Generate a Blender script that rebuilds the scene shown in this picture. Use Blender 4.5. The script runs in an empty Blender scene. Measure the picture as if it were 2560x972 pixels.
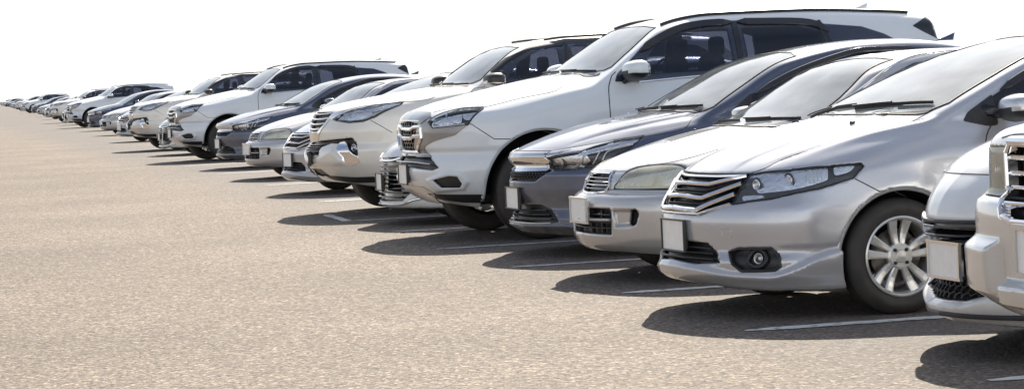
# A car park in back light: one long row of parked cars seen from the front left.
import math, random
import numpy as np

# ------------------------------------------------------------------ shape fields
# Car space: s runs from the nose to the tail, l is the distance to the side
# (both sides alike), z is up.  A body is the zero set of a field F(s, l, z).

def curve(*pts):
    """smooth monotone curve through (x, y) pairs, tabulated"""
    xs = np.array([p[0] for p in pts], float); ys = np.array([p[1] for p in pts], float)
    h = np.diff(xs); d = np.diff(ys) / h
    m = np.zeros(len(xs)); m[0] = d[0]; m[-1] = d[-1]
    for i in range(1, len(xs) - 1):
        if d[i - 1] * d[i] > 0:
            w1 = 2 * h[i] + h[i - 1]; w2 = h[i] + 2 * h[i - 1]
            m[i] = (w1 + w2) / (w1 / d[i - 1] + w2 / d[i])
    t = np.linspace(xs[0], xs[-1], 700)
    k = np.clip(np.searchsorted(xs, t, side='right') - 1, 0, len(xs) - 2)
    u = (t - xs[k]) / h[k]
    y = ((2*u**3 - 3*u**2 + 1) * ys[k] + (u**3 - 2*u**2 + u) * h[k] * m[k]
         + (-2*u**3 + 3*u**2) * ys[k + 1] + (u**3 - u**2) * h[k] * m[k + 1])
    return lambda x: np.interp(x, t, y)

def slope_of(f, x, e=0.01):
    return (f(x + e) - f(x - e)) / (2 * e)

def smax(a, b, k):
    return np.maximum(a, b) + np.maximum(k - np.abs(a - b), 0) ** 2 / (4 * k)

def smin(a, b, k):
    return np.minimum(a, b) - np.maximum(k - np.abs(a - b), 0) ** 2 / (4 * k)

def sstep(x, a, b):
    t = np.clip((x - a) / (b - a), 0, 1)
    return t * t * (3 - 2 * t)

def bump(x, c, w):
    return np.exp(-((x - c) / w) ** 2)

def sd_poly(x, y, poly):
    """signed distance to a polygon, negative inside (cut off well outside it)"""
    x, y = np.broadcast_arrays(x, y)
    if x.size > 600:
        A = np.array(poly); lo = A.min(0) - .12; hi = A.max(0) + .12
        m = (x > lo[0]) & (x < hi[0]) & (y > lo[1]) & (y < hi[1])
        out = np.full(x.shape, .12)
        if m.any(): out[m] = _sd_poly(x[m], y[m], poly)
        return out
    return _sd_poly(x, y, poly)

def _sd_poly(x, y, poly):
    d = np.full(x.shape, 1e9); sgn = np.ones(x.shape)
    n = len(poly)
    for i in range(n):
        ax, ay = poly[i]; bx, by = poly[i - 1]
        ex, ey = bx - ax, by - ay; wx, wy = x - ax, y - ay
        t = np.clip((wx * ex + wy * ey) / (ex * ex + ey * ey + 1e-12), 0, 1)
        d = np.minimum(d, (wx - ex * t) ** 2 + (wy - ey * t) ** 2)
        c1 = y >= ay; c2 = y < by; c3 = ex * wy > ey * wx
        flip = (c1 & c2 & c3) | (~c1 & ~c2 & ~c3)
        sgn = np.where(flip, -sgn, sgn)
    return sgn * np.sqrt(d)

def round_poly(pts, r=0.02, n=3, closed=True):
    """round the corners of a 2-D or 3-D outline"""
    P = [np.array(p, float) for p in pts]; out = []
    m = len(P)
    for i in range(m):
        if not closed and i in (0, m - 1):
            out.append(P[i]); continue
        a, b, c = P[i - 1], P[i], P[(i + 1) % m]
        la, lc = np.linalg.norm(a - b), np.linalg.norm(c - b)
        q = min(r, la * .45, lc * .45)
        p0 = b + (a - b) / la * q; p1 = b + (c - b) / lc * q
        for k in range(n + 1):
            t = k / n
            out.append((1 - t) ** 2 * p0 + 2 * t * (1 - t) * b + t * t * p1)
    return [tuple(p) for p in out]

def uview(s, l, th):
    return s * math.sin(th) + l * math.cos(th)

def carve(F, s, l, z, poly, th, depth, k=0.012, lean=0.0):
    """sink the surface inside a polygon drawn in the view turned by th"""
    d = sd_poly(uview(s, l, th), z, poly)
    d = np.where((s < 1.9) if th < 1.4 else (s > -9), d, 1.0)
    return smax(F, np.minimum(-d, F + depth), k)

def swell(F, s, l, z, poly, th, h, ramp=.025):
    """lift (h > 0) or sink (h < 0) the skin inside a polygon with a soft edge"""
    d = sd_poly(uview(s, l, th), z, poly)
    d = np.where(s < 1.9, d, .12)
    return F - h * (1 - sstep(d, -ramp, 0.0))

def raise_(F, s, l, z, poly, th, height, k=0.012):
    d = sd_poly(uview(s, l, th), z, poly)
    d = np.where(s < 1.9, d, 1.0)
    return smin(F, np.maximum(d, F - height), k)

def make_field(p, details=None):
    """p: the curves of one car; returns F(s, l, z)"""
    def F(s, l, z, base=False):
        l = np.abs(l)
        hs, hz, Ra = p['hub'][0], p['hub'][1], p['arch']
        # --- lower body
        w = p['wz'](z) + p['ws'](s)
        for h in (p['hub'], p['hub2']):
            r = np.hypot((s - h[0]) / p.get('archx', 1.0), z - h[1])
            w = w + p['flare'] * bump(np.maximum(r - Ra, 0), 0, p.get('flare_w', .07)) * sstep(z, .3, .5)
        if 'side' in p: w = w + p['side'](s, z)
        side = l - w
        pl = p['plan'](l) * (1 + p.get('plan_z', 0) * (z - .5))
        nz = p['nose'](z)
        c = 1 / np.sqrt(1 + np.minimum(slope_of(p['plan'], l), 3) ** 2)
        nose = (nz + pl - s) * c
        if 'nosef' in p: nose = nose + p['nosef'](s, l, z)
        top = (z - p['top'](s) - p['crown'](l) * p.get('crown_s', lambda q: 1.0)(s))
        if 'hoodf' in p: top = top - p['hoodf'](s, l)
        top = top / np.sqrt(1 + slope_of(p['top'], s) ** 2)
        tail = s - p['tail'](z) + .35 * np.maximum(l - .25, 0) ** 2
        bot = p['bot'](s) - z
        f = smax(side, nose, p.get('k_corner', .12))
        f = smax(f, tail, .12)
        f = smax(f, top, p.get('k_top', .07))
        f = smax(f, bot, .03)
        # --- greenhouse
        gw = p['gw'](z) + p['gws'](s)
        gs = (l - gw) * .93
        ws = p['screen'](z) + p['screen_c'] * l * l
        gf = (ws - s) / np.sqrt(1 + np.minimum(slope_of(p['screen'], z), 4) ** 2)
        gr = z - p['roof'](s) + p.get('roof_c', .07) * l * l
        gt = (s - p['rear'](z) + .12 * l * l) / np.sqrt(1 + np.minimum(slope_of(p['rear'], z), 3) ** 2)
        g = smax(gs, gf, p.get('k_a', .05))
        g = smax(g, gt, .05)
        g = smax(g, gr, p.get('k_roof', .09))
        g = smax(g, .75 - z, .02)
        f = smin(f, g, p.get('k_belt', .025))
        # --- wheel wells
        for h in (p['hub'], p['hub2']):
            r = np.hypot((s - h[0]) / p.get('archx', 1.0), z - h[1]) - Ra
            f = smax(f, -np.maximum(r, .50 - l), .012)
        if details is not None:
            f = details(f, s, l, z, base)
        return f
    return F

def grad(F, s, l, z, e=0.004):
    return np.stack([F(s + e, l, z) - F(s - e, l, z), F(s, l + e, z) - F(s, l - e, z),
                     F(s, l, z + e) - F(s, l, z - e)], -1) / (2 * e)

def snap(F, P, off=0.0, it=6, step=.03):
    P = np.array(P, float)
    for _ in range(it):
        g = grad(F, P[:, 0], P[:, 1], P[:, 2])
        v = F(P[:, 0], P[:, 1], P[:, 2]) - off
        d = v[:, None] * g / np.maximum((g * g).sum(-1, keepdims=True), .2)
        n = np.linalg.norm(d, axis=1, keepdims=True)
        P = P - d * np.minimum(1, step / np.maximum(n, 1e-9))
    g = grad(F, P[:, 0], P[:, 1], P[:, 2])
    return P, g / np.maximum(np.linalg.norm(g, axis=1, keepdims=True), 1e-9)

def cast(F, u, v, th, off=0.0, top=False):
    """points on F = off met by rays through (u, v) of the view turned by th"""
    u = np.asarray(u, float); v = np.asarray(v, float)
    def pt(t):
        if top: return u, v, 2.2 - t
        return (u * math.sin(th) + t * math.cos(th), u * math.cos(th) - t * math.sin(th), v)
    t0 = 0.0 if top else -1.6
    ts = np.linspace(t0, t0 + (4.6 if th < .3 and not top else 3.2), 110)
    lo = np.full(u.shape, ts[-1]); hi = lo.copy(); done = np.zeros(u.shape, bool)
    for a, b in zip(ts[:-1], ts[1:]):
        val = F(*pt(np.full(u.shape, b))) < off
        hit = val & ~done
        lo = np.where(hit, a, lo); hi = np.where(hit, b, hi); done |= val
        if done.all(): break
    for _ in range(12):
        m = (lo + hi) / 2
        val = F(*pt(m)) < off
        hi = np.where(val, m, hi); lo = np.where(val, lo, m)
    P = np.stack([np.broadcast_to(q, u.shape) for q in pt(hi)], -1)
    return P, done

def surface_net(F, xs, ys, zs):
    V = np.broadcast_to(F(xs[:, None, None], ys[None, :, None], zs[None, None, :]), (len(xs), len(ys), len(zs))).astype(np.float32)
    ins = V < 0
    nx, ny, nz = V.shape
    cnt = np.zeros((nx - 1, ny - 1, nz - 1), np.int8)
    for a in (0, 1):
        for b in (0, 1):
            for c in (0, 1):
                cnt += ins[a:nx - 1 + a, b:ny - 1 + b, c:nz - 1 + c]
    act = (cnt > 0) & (cnt < 8)
    I = np.argwhere(act)
    idx = -np.ones(act.shape, np.int64); idx[act] = np.arange(len(I))
    acc = np.zeros((len(I), 3)); num = np.zeros(len(I))
    X = [xs, ys, zs]
    for ax in range(3):
        o = [q for q in range(3) if q != ax]
        for a in (0, 1):
            for b in (0, 1):
                J = I.copy(); J[:, o[0]] += a; J[:, o[1]] += b
                K = J.copy(); K[:, ax] += 1
                v0 = V[tuple(J.T)]; v1 = V[tuple(K.T)]
                m = (v0 < 0) != (v1 < 0)
                t = np.where(m, v0 / np.where(m, v0 - v1, 1), 0)
                P0 = np.stack([X[q][J[:, q]] for q in range(3)], -1)
                P1 = np.stack([X[q][K[:, q]] for q in range(3)], -1)
                acc += np.where(m[:, None], P0 + (P1 - P0) * t[:, None], 0); num += m
    P = acc / num[:, None]
    faces = []
    for ax in range(3):
        b, c = (ax + 1) % 3, (ax + 2) % 3
        sl0 = [slice(1, -1)] * 3; sl0[ax] = slice(0, -1)
        sl1 = [slice(1, -1)] * 3; sl1[ax] = slice(1, None)
        s0 = ins[tuple(sl0)]; s1 = ins[tuple(sl1)]
        for sign in (0, 1):
            E = np.argwhere((s0 & ~s1) if sign == 0 else (~s0 & s1))
            E[:, b] += 1; E[:, c] += 1
            def cell(db, dc):
                Q = E.copy(); Q[:, b] -= db; Q[:, c] -= dc
                return idx[tuple(Q.T)]
            q = np.stack([cell(1, 1), cell(0, 1), cell(0, 0), cell(1, 0)], -1)
            if sign: q = q[:, ::-1]
            faces.append(q)
    return P, np.concatenate(faces)

def body_mesh(F, L, W, Hh, ds_front=.0125, ds_mid=.022, ds_back=.05, dl=.0145, dz=.0125, fine_to=1.25, mid_to=2.4):
    xs = np.concatenate([np.arange(-.22, fine_to, ds_front), np.arange(fine_to, mid_to, ds_mid), np.arange(mid_to, L + .2, ds_back)])
    ys = np.arange(-.5, W / dl + 8) * dl
    zs = np.arange(.06, Hh + .08, dz)
    P, Q = surface_net(F, xs, ys, zs)
    mid = np.abs(P[:, 1]) < dl * .5 + 1e-9
    P, _ = snap(F, P, 0.0, 2, .006)
    P[mid, 1] = 0.0
    g = grad(F, P[:, 0], P[:, 1], P[:, 2], .007)
    g[mid, 1] = 0
    N = g / np.maximum(np.linalg.norm(g, axis=1, keepdims=True), 1e-9)
    # mirror
    n = len(P); mir = np.arange(n); new = ~mid
    mir[new] = n + np.arange(new.sum())
    P2 = P[new] * [1, -1, 1]; N2 = N[new] * [1, -1, 1]
    Q2 = mir[Q][:, ::-1]
    # quads lying wholly on the mid plane would double up
    keep = ~mid[Q].all(1)
    return np.vstack([P, P2]), np.vstack([N, N2]), np.vstack([Q[keep], Q2[keep]])
# ------------------------------------------------------------------ the shapes of the cars
D90 = math.pi / 2

def base_sedan(**k):
    p = dict(
        hub=(.93, .30), hub2=(3.48, .30), arch=.355, flare=.012, tyre=.305, rim=.207, tw=.185, half=.82, L=4.4, H=1.47,
        wz=curve((0, .74), (.18, .785), (.30, .82), (.45, .84), (.62, .8475), (.78, .835), (.92, .80), (1.02, .76), (1.2, .70)),
        ws=curve((-.3, -.03), (.3, -.015), (.9, 0), (3.3, 0), (4.0, -.03), (4.5, -.09)),
        plan=curve((0, 0), (.12, .01), (.25, .043), (.4, .105), (.55, .19), (.68, .30), (.77, .42), (.83, .56), (.9, .80), (1.3, 1.9)),
        nose=curve((0, .12), (.18, .03), (.24, -.02), (.30, -.03), (.36, .0), (.50, -.01), (.56, .0), (.64, .05), (.72, .10), (.78, .16), (.9, .35), (1.3, 1.0)),
        top=curve((-.3, .62), (.05, .735), (.16, .765), (.35, .835), (.7, .94), (1.0, 1.01), (1.25, 1.05), (2.0, 1.06), (3.6, 1.08), (4.1, 1.06), (4.5, 1.0)),
        crown=curve((0, 0), (.3, -.008), (.5, -.028), (.65, -.055), (.76, -.10), (.85, -.17), (1.3, -.6)),
        tail=curve((0, 4.25), (.3, 4.38), (.6, 4.41), (.9, 4.38), (1.1, 4.2)),
        bot=curve((-.3, .22), (.0, .20), (.5, .17), (.9, .19), (3.5, .19), (4.5, .27)),
        gw=curve((.7, .78), (1.0, .755), (1.2, .665), (1.36, .575), (1.5, .49)),
        gws=curve((1.0, -.04), (1.6, 0), (3.0, 0), (3.7, -.06), (4.3, -.14)),
        screen=curve((.7, .60), (1.04, 1.13), (1.2, 1.50), (1.32, 1.83), (1.40, 2.12), (1.5, 2.55)),
        screen_c=.28,
        roof=curve((1.2, 1.40), (2.0, 1.425), (2.5, 1.468), (2.9, 1.465), (3.5, 1.41), (4.3, 1.27)),
        rear=curve((.7, 4.6), (1.05, 4.22), (1.2, 3.95), (1.35, 3.6), (1.5, 3.2)),
    )
    p.update(k)
    return p

def beige_params():
    return base_sedan(
        hub=(.86, .285), hub2=(3.36, .285), arch=.34, tyre=.29, L=4.25, H=1.40,
        plan=curve((0, 0), (.12, .01), (.25, .04), (.4, .09), (.55, .16), (.68, .25), (.76, .35), (.82, .48), (.9, .74), (1.3, 1.8)),
        nose=curve((0, .12), (.19, .06), (.24, .01), (.30, -.01), (.45, -.015), (.52, .0), (.548, .03), (.56, .06), (.64, .09), (.70, .13), (.78, .3), (.9, .7), (1.2, 1.4)),
        top=curve((-.3, .58), (.05, .675), (.18, .715), (.45, .80), (.8, .885), (1.1, .94), (1.35, .975), (2.0, .98), (3.6, 1.0), (4.0, .98), (4.4, .93)),
        wz=curve((0, .74), (.2, .79), (.30, .83), (.45, .845), (.6, .845), (.72, .82), (.85, .78), (.95, .735), (1.1, .66)),
        tail=curve((0, 4.1), (.3, 4.23), (.6, 4.25), (.9, 4.2), (1.1, 4.1)),
        gw=curve((.7, .74), (.95, .715), (1.15, .63), (1.3, .55), (1.45, .46)),
        screen=curve((.7, .75), (.95, 1.20), (1.15, 1.56), (1.28, 1.79), (1.34, 1.94), (1.4, 2.2)), screen_c=.24,
        roof=curve((1.2, 1.32), (1.9, 1.345), (2.4, 1.392), (2.8, 1.39), (3.3, 1.34), (4.2, 1.15)),
        rear=curve((.7, 4.3), (1.0, 3.95), (1.2, 3.6), (1.35, 3.25), (1.5, 2.9)), k_top=.06)

def gray_params():
    return base_sedan(
        hub=(.93, .31), hub2=(3.52, .31), arch=.36, tyre=.31, L=4.55, H=1.50,
        plan=curve((0, 0), (.12, .012), (.25, .05), (.4, .11), (.55, .19), (.68, .285), (.78, .40), (.85, .53), (.92, .8), (1.3, 1.8)),
        nose=curve((0, .18), (.18, .08), (.235, .0), (.28, -.01), (.36, .03), (.50, -.01), (.60, -.01), (.645, .03), (.66, .05), (.685, .015), (.755, -.005), (.79, .05), (.83, .14), (.95, .5), (1.3, 1.1)),
        top=curve((-.3, .66), (0, .77), (.12, .80), (.3, .855), (.6, .93), (.95, .995), (1.25, 1.035), (1.5, 1.05), (3.6, 1.09), (4.1, 1.08), (4.6, 1.02)),
        wz=curve((0, .76), (.2, .80), (.30, .84), (.45, .86), (.64, .872), (.80, .855), (.93, .82), (1.03, .775), (1.2, .70)),
        tail=curve((0, 4.35), (.3, 4.5), (.6, 4.54), (.9, 4.5), (1.1, 4.35)),
        gw=curve((.7, .79), (1.03, .765), (1.2, .685), (1.38, .585), (1.5, .50)),
        screen=curve((.7, .68), (1.02, 1.17), (1.2, 1.52), (1.34, 1.83), (1.42, 2.10), (1.5, 2.5)), screen_c=.25,
        roof=curve((1.2, 1.40), (2.0, 1.44), (2.5, 1.49), (2.9, 1.497), (3.4, 1.465), (4.3, 1.27)),
        rear=curve((.7, 4.7), (1.08, 4.3), (1.2, 4.1), (1.35, 3.75), (1.5, 3.3)))

def suv_params():
    return base_sedan(
        hub=(.915, .40), hub2=(3.77, .40), arch=.495, flare=.018, tyre=.398, rim=.262, tw=.25, half=.905, L=4.80, H=1.83, archx=1.0,
        wz=curve((0, .84), (.3, .88), (.42, .905), (.6, .925), (.85, .935), (1.0, .925), (1.15, .895), (1.26, .86), (1.5, .76)),
        ws=curve((-.3, -.02), (.3, -.01), (.9, 0), (3.9, 0), (4.5, -.03), (4.9, -.09)),
        plan=curve((0, 0), (.2, .008), (.45, .05), (.62, .12), (.75, .215), (.85, .34), (.92, .50), (1.0, .8), (1.4, 1.9)),
        nose=curve((0, .35), (.28, .26), (.36, .13), (.42, .06), (.50, .01), (.58, -.01), (.66, .01), (.73, .06), (.78, .03), (.9, .03), (1.0, .05), (1.06, .10), (1.1, .16), (1.3, .6), (1.6, 1.3)),
        top=curve((-.3, .98), (.02, 1.05), (.12, 1.075), (.3, 1.115), (.6, 1.18), (.95, 1.25), (1.3, 1.31), (1.55, 1.34), (3.5, 1.36), (4.8, 1.36)),
        crown=curve((0, 0), (.3, -.006), (.5, -.02), (.65, -.04), (.78, -.08), (.88, -.14), (1.3, -.6)),
        tail=curve((0, 4.55), (.4, 4.72), (.7, 4.78), (1.2, 4.77), (1.4, 4.74)),
        bot=curve((-.3, .34), (.2, .31), (.5, .27), (.9, .30), (3.8, .32), (4.8, .42)),
        gw=curve((.9, .90), (1.22, .865), (1.45, .79), (1.65, .70), (1.80, .60), (1.9, .55)),
        gws=curve((1.0, -.03), (1.6, 0), (3.4, 0), (4.2, -.03), (4.8, -.08)),
        screen=curve((.9, .75), (1.32, 1.42), (1.5, 1.70), (1.70, 2.04), (1.77, 2.20), (1.9, 2.7)), screen_c=.2,
        roof=curve((1.2, 1.72), (2.1, 1.755), (2.6, 1.80), (3.3, 1.81), (4.2, 1.77), (4.8, 1.70)), roof_c=.05,
        rear=curve((.7, 4.77), (1.3, 4.74), (1.5, 4.69), (1.68, 4.66), (1.8, 4.6)), k_corner=.10, k_top=.06)

def pearl_params():
    return base_sedan(
        hub=(.94, .385), hub2=(3.68, .385), arch=.46, flare=.02, tyre=.375, rim=.25, tw=.25, half=.89, L=4.70, H=1.75,
        wz=curve((0, .82), (.3, .87), (.42, .90), (.6, .92), (.85, .925), (1.0, .91), (1.12, .88), (1.22, .84), (1.5, .74)),
        ws=curve((-.3, -.02), (.3, -.01), (.9, 0), (3.9, 0), (4.5, -.03), (4.9, -.09)),
        plan=curve((0, 0), (.2, .012), (.4, .05), (.58, .12), (.72, .22), (.82, .34), (.9, .50), (1.0, .8), (1.4, 1.9)),
        nose=curve((0, .30), (.3, .20), (.38, .08), (.44, .02), (.55, -.04), (.66, -.05), (.74, .0), (.85, .0), (.95, .03), (1.04, .08), (1.1, .16), (1.3, .6), (1.6, 1.3)),
        top=curve((-.3, .98), (.05, 1.06), (.15, 1.095), (.35, 1.135), (.7, 1.19), (1.1, 1.24), (1.5, 1.275), (3.5, 1.29), (4.8, 1.29)),
        crown=curve((0, 0), (.3, -.006), (.5, -.015), (.65, -.03), (.78, -.065), (.88, -.13), (1.3, -.6)),
        tail=curve((0, 4.45), (.4, 4.62), (.7, 4.68), (1.2, 4.67), (1.4, 4.64)),
        bot=curve((-.3, .36), (.2, .33), (.5, .29), (.9, .30), (3.8, .32), (4.8, .42)),
        gw=curve((.9, .87), (1.2, .84), (1.42, .76), (1.6, .67), (1.72, .58), (1.9, .5)),
        gws=curve((1.0, -.03), (1.6, 0), (3.4, 0), (4.2, -.04), (4.8, -.10)),
        screen=curve((.9, .80), (1.26, 1.42), (1.45, 1.70), (1.62, 2.0), (1.68, 2.16), (1.8, 2.6)), screen_c=.2,
        roof=curve((1.2, 1.64), (2.1, 1.675), (2.6, 1.72), (3.1, 1.73), (4.2, 1.68), (4.8, 1.60)), roof_c=.05,
        rear=curve((.7, 4.67), (1.25, 4.64), (1.45, 4.5), (1.6, 4.35), (1.8, 4.2)), k_corner=.10, k_top=.06)

def silver_params():
    return base_sedan()

# ---- outlines shared by the field and the parts: silver sedan with body kit
SV = dict(
    lamp=[(.266, .436, .753), (.406, .622, .772), (.574, .744, .785), (.718, .79, .793), (.735, .8, .778), (.673, .806, .722), (.5, .767, .675), (.287, .621, .627), (.144, .44, .601), (.19, .438, .67)],
    grille=[(0, .752), (.228, .752), (.430, .752), (.432, .72), (.425, .602), (.257, .546), (0, .549)],
    intake=[(0, .405), (.147, .403), (.294, .396), (.335, .36), (.401, .299), (.238, .289), (0, .305)],
    fog=[(.121, .433, .354), (.15, .485, .372), (.264, .643, .375), (.29, .683, .327), (.288, .691, .28), (.265, .67, .263), (.147, .521, .258), (.119, .475, .292)],
)
def uvp(pts, th): return [(uview(q[0], q[1], th), q[2]) for q in pts]
def both_(half): return half + [(-u, v) for u, v in half[::-1] if abs(u) > 1e-6]
TH = math.radians(40)
LIP = [(-.4, .31), (0, .31), (.233, .291), (.432, .257), (.682, .259), (.774, .304), (.836, .333), (.92, .383), (.97, .393), (1.2, .40), (1.2, .0), (-.4, .0)]
LIPZ = curve((-.6, .312), (0, .310), (.233, .291), (.432, .262), (.62, .255), (.774, .300), (.85, .335), (.95, .375), (1.1, .396), (1.5, .40))
def silver_details(f, s, l, z, base):
    u = uview(s, l, D90 / 2); near = s < .75
    f = f + .007 * sstep(.396 - z, 0, .03) * sstep(u, .62, .74) * near
    f = f - .024 * sstep(LIPZ(u) - z, 0, .045) * near
    if base: return f
    f = carve(f, s, l, z, uvp(SV['lamp'], TH), TH, .05, .008)
    f = carve(f, s, l, z, both_(SV['grille']), 0, .06, .010)
    f = carve(f, s, l, z, both_(SV['intake']), 0, .06, .012)
    f = carve(f, s, l, z, uvp(SV['fog'], TH), TH, .05, .012)
    return cavity(f, s, l, z, SILVER)

def silver_hood(s, l):
    mid = .013 * sstep(.30 - l + .06 * (s - .5), -.02, .025) * sstep(s, .18, .32)
    edge = np.interp(s, [.2, .41, .63, 1.0, 1.3], [.45, .485, .535, .59, .63])
    g = -.010 * bump(l, edge, .022) * sstep(s, .25, .45)
    crest = .024 * bump(l, edge + .085, .045) * sstep(s, .3, .9)
    return mid + g + crest
SILVER = base_sedan(hoodf=silver_hood, zcab=.90, scab=1.28, scab2=3.5, wmax=.9,
    bot=curve((-.3, .222), (0, .212), (.2, .178), (.55, .162), (.9, .19), (3.5, .19), (4.5, .27)),
    glass=both_([(0, 1.045), (.33, 1.045), (.59, 1.055), (.632, 1.085), (.58, 1.22), (.53, 1.31), (.48, 1.395), (.3, 1.408), (0, 1.412)]))

# ---- beige silver sedan, older
BE = dict(
    lamp=[(.121, .272, .589), (.142, .3, .634), (.19, .314, .686), (.254, .358, .716), (.33, .47, .730), (.4, .595, .732), (.434, .679, .718), (.436, .727, .684), (.413, .745, .605), (.378, .727, .589), (.222, .526, .588)],
    grille=[(0, .688), (.18, .688), (.225, .605), (.192, .568), (.123, .556), (0, .553)],
    intake=[(0, .466), (.335, .468), (.352, .448), (.343, .306), (.132, .308), (0, .31)],
    scoop=[(.062, .361, .467), (.15, .556, .469), (.158, .571, .438), (.147, .552, .373), (.136, .529, .359), (.07, .378, .349)],
    hole=[(.126, .505, .462), (.15, .556, .467), (.160, .573, .438), (.149, .553, .375), (.135, .525, .364), (.118, .49, .372)])
def beige_details(f, s, l, z, base):
    f = swell(f, s, l, z, uvp(BE['scoop'], TH), TH, -.024, .02)
    if base: return f
    f = carve(f, s, l, z, uvp(BE['hole'], TH), TH, .05, .008)
    f = carve(f, s, l, z, uvp(BE['lamp'], TH), TH, .045, .008)
    f = carve(f, s, l, z, both_(BE['grille']), 0, .05, .010)
    f = carve(f, s, l, z, both_(BE['intake']), 0, .07, .014)
    return cavity(f, s, l, z, BEIGE)
def beige_hood(s, l):
    edge = np.interp(s, [.2, .7, 1.3], [.30, .40, .50])
    return .010 * sstep(edge - l, -.02, .04) * sstep(s, .18, .4) + .010 * bump(l, .66, .05) * sstep(s, .45, .9)
BEIGE = dict(beige_params(), side_open=[[(1.72, 1.05), (1.95, 1.2), (2.12, 1.27), (2.28, 1.29), (2.26, 1.04)], [(2.42, 1.05), (2.42, 1.29), (2.8, 1.285), (3.05, 1.2), (3.1, 1.08)]], hoodf=beige_hood, zcab=.86, scab=1.32, scab2=3.2, wmax=.9,
    glass=both_([(0, .965), (.47, .955), (.59, .967), (.622, .995), (.58, 1.10), (.48, 1.24), (.41, 1.312), (0, 1.328)]))

# ---- grey blue sedan
GY = dict(
    lamp=[(.12, .42, .727), (.303, .671, .771), (.534, .725, .828), (.734, .771, .849), (.695, .794, .821), (.623, .817, .777), (.386, .74, .652), (.205, .541, .639), (.156, .43, .652), (.152, .463, .705)],
    bar=[(0, .729), (.415, .729), (.458, .704), (.388, .644), (0, .634)],
    mesh=[(0, .628), (.392, .638), (.449, .631), (.311, .56), (0, .557)],
    intake=[(0, .382), (.305, .382), (.40, .35), (.484, .305), (.515, .265), (.299, .252), (0, .262)])
def gray_details(f, s, l, z, base):
    f = swell(f, s, l, z, [(-.5, .262), (.30, .254), (.52, .262), (.75, .23), (.75, .0), (-.5, .0)], D90 / 2, .022, .02)
    if base: return f
    f = carve(f, s, l, z, uvp(GY['lamp'], TH), TH, .045, .008)
    f = carve(f, s, l, z, both_(GY['mesh']), 0, .05, .010)
    f = carve(f, s, l, z, both_(GY['intake']), 0, .06, .012)
    return cavity(f, s, l, z, GRAY)
def gray_hood(s, l):
    edge = np.interp(s, [.25, .5, .8, 1.25], [.48, .52, .57, .60])
    return -.010 * bump(l, edge, .03) * sstep(s, .22, .4) + .010 * bump(l, edge - .07, .05) * sstep(s, .25, .5) + .008 * bump(l, edge + .10, .05) * sstep(s, .5, .9)
GRAY = dict(gray_params(), side_open=[[(1.75, 1.06), (2.05, 1.23), (2.45, 1.345), (2.5, 1.07)]], hoodf=gray_hood, zcab=.90, scab=1.32, scab2=3.6, wmax=.93,
    glass=both_([(0, 1.045), (.4, 1.035), (.64, 1.037), (.665, 1.055), (.61, 1.17), (.55, 1.29), (.49, 1.372), (.3, 1.396), (0, 1.405)]))

# ---- white sport utility
WV = dict(
    lamp=[(.088, .426, .982), (.334, .633, 1.085), (.458, .735, 1.086), (.46, .772, 1.073), (.317, .81, .953), (.107, .525, .928)],
    surround=[(.06, .28, .985), (.09, .422, .990), (.107, .525, .930), (.317, .812, .952), (.226, .729, .872), (.10, .53, .828), (.075, .40, .79), (.07, .36, .745), (.09, .47, .705), (.05, .15, .705), (.05, .15, .74)],
    hat=[(0, 1.078), (.36, 1.068), (.456, 1.03), (.33, .972), (0, .997)],
    grille=[(0, .993), (.288, .989), (.35, .945), (.365, .86), (.25, .738), (.163, .728), (0, .726)],
    intake=[(0, .700), (.30, .702), (.427, .708), (.52, .665), (.609, .615), (.543, .593), (.172, .612), (0, .612)],
    fog=[(.085, .536, .512), (.176, .71, .545), (.229, .766, .537), (.261, .778, .482), (.251, .748, .449), (.139, .584, .45)],
    fogrim=[(.044, .41, .518), (.176, .716, .594), (.261, .801, .578), (.32, .825, .487), (.293, .767, .42), (.142, .465, .398)])
def suv_details(f, s, l, z, base):
    f = swell(f, s, l, z, uvp(WV['fogrim'], TH), TH, .018, .022)
    if base: return f
    f = carve(f, s, l, z, uvp(WV['fog'], TH), TH, .05, .010)
    f = carve(f, s, l, z, uvp(WV['lamp'], TH), TH, .045, .008)
    f = carve(f, s, l, z, both_(WV['grille']), 0, .05, .010)
    f = carve(f, s, l, z, both_(WV['intake']), 0, .07, .012)
    return cavity(f, s, l, z, SUV)
def suv_hood(s, l):
    edge = np.interp(s, [.2, .7, 1.4], [.44, .50, .54])
    return .014 * sstep(edge - l, -.03, .05) * sstep(s, .18, .4)
SUV = dict(suv_params(), side_open=[[(1.80, 1.30), (1.98, 1.53), (2.2, 1.62), (2.5, 1.66), (2.66, 1.66), (2.66, 1.31)], [(2.80, 1.32), (2.80, 1.66), (3.3, 1.655), (3.50, 1.60), (3.56, 1.36)]], hoodf=suv_hood, zcab=1.15, scab=1.62, scab2=4.3, wmax=1.0,
    glass=both_([(0, 1.355), (.19, 1.34), (.484, 1.35), (.66, 1.36), (.692, 1.375), (.64, 1.50), (.57, 1.60), (.51, 1.67), (.3, 1.685), (0, 1.69)]))

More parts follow.
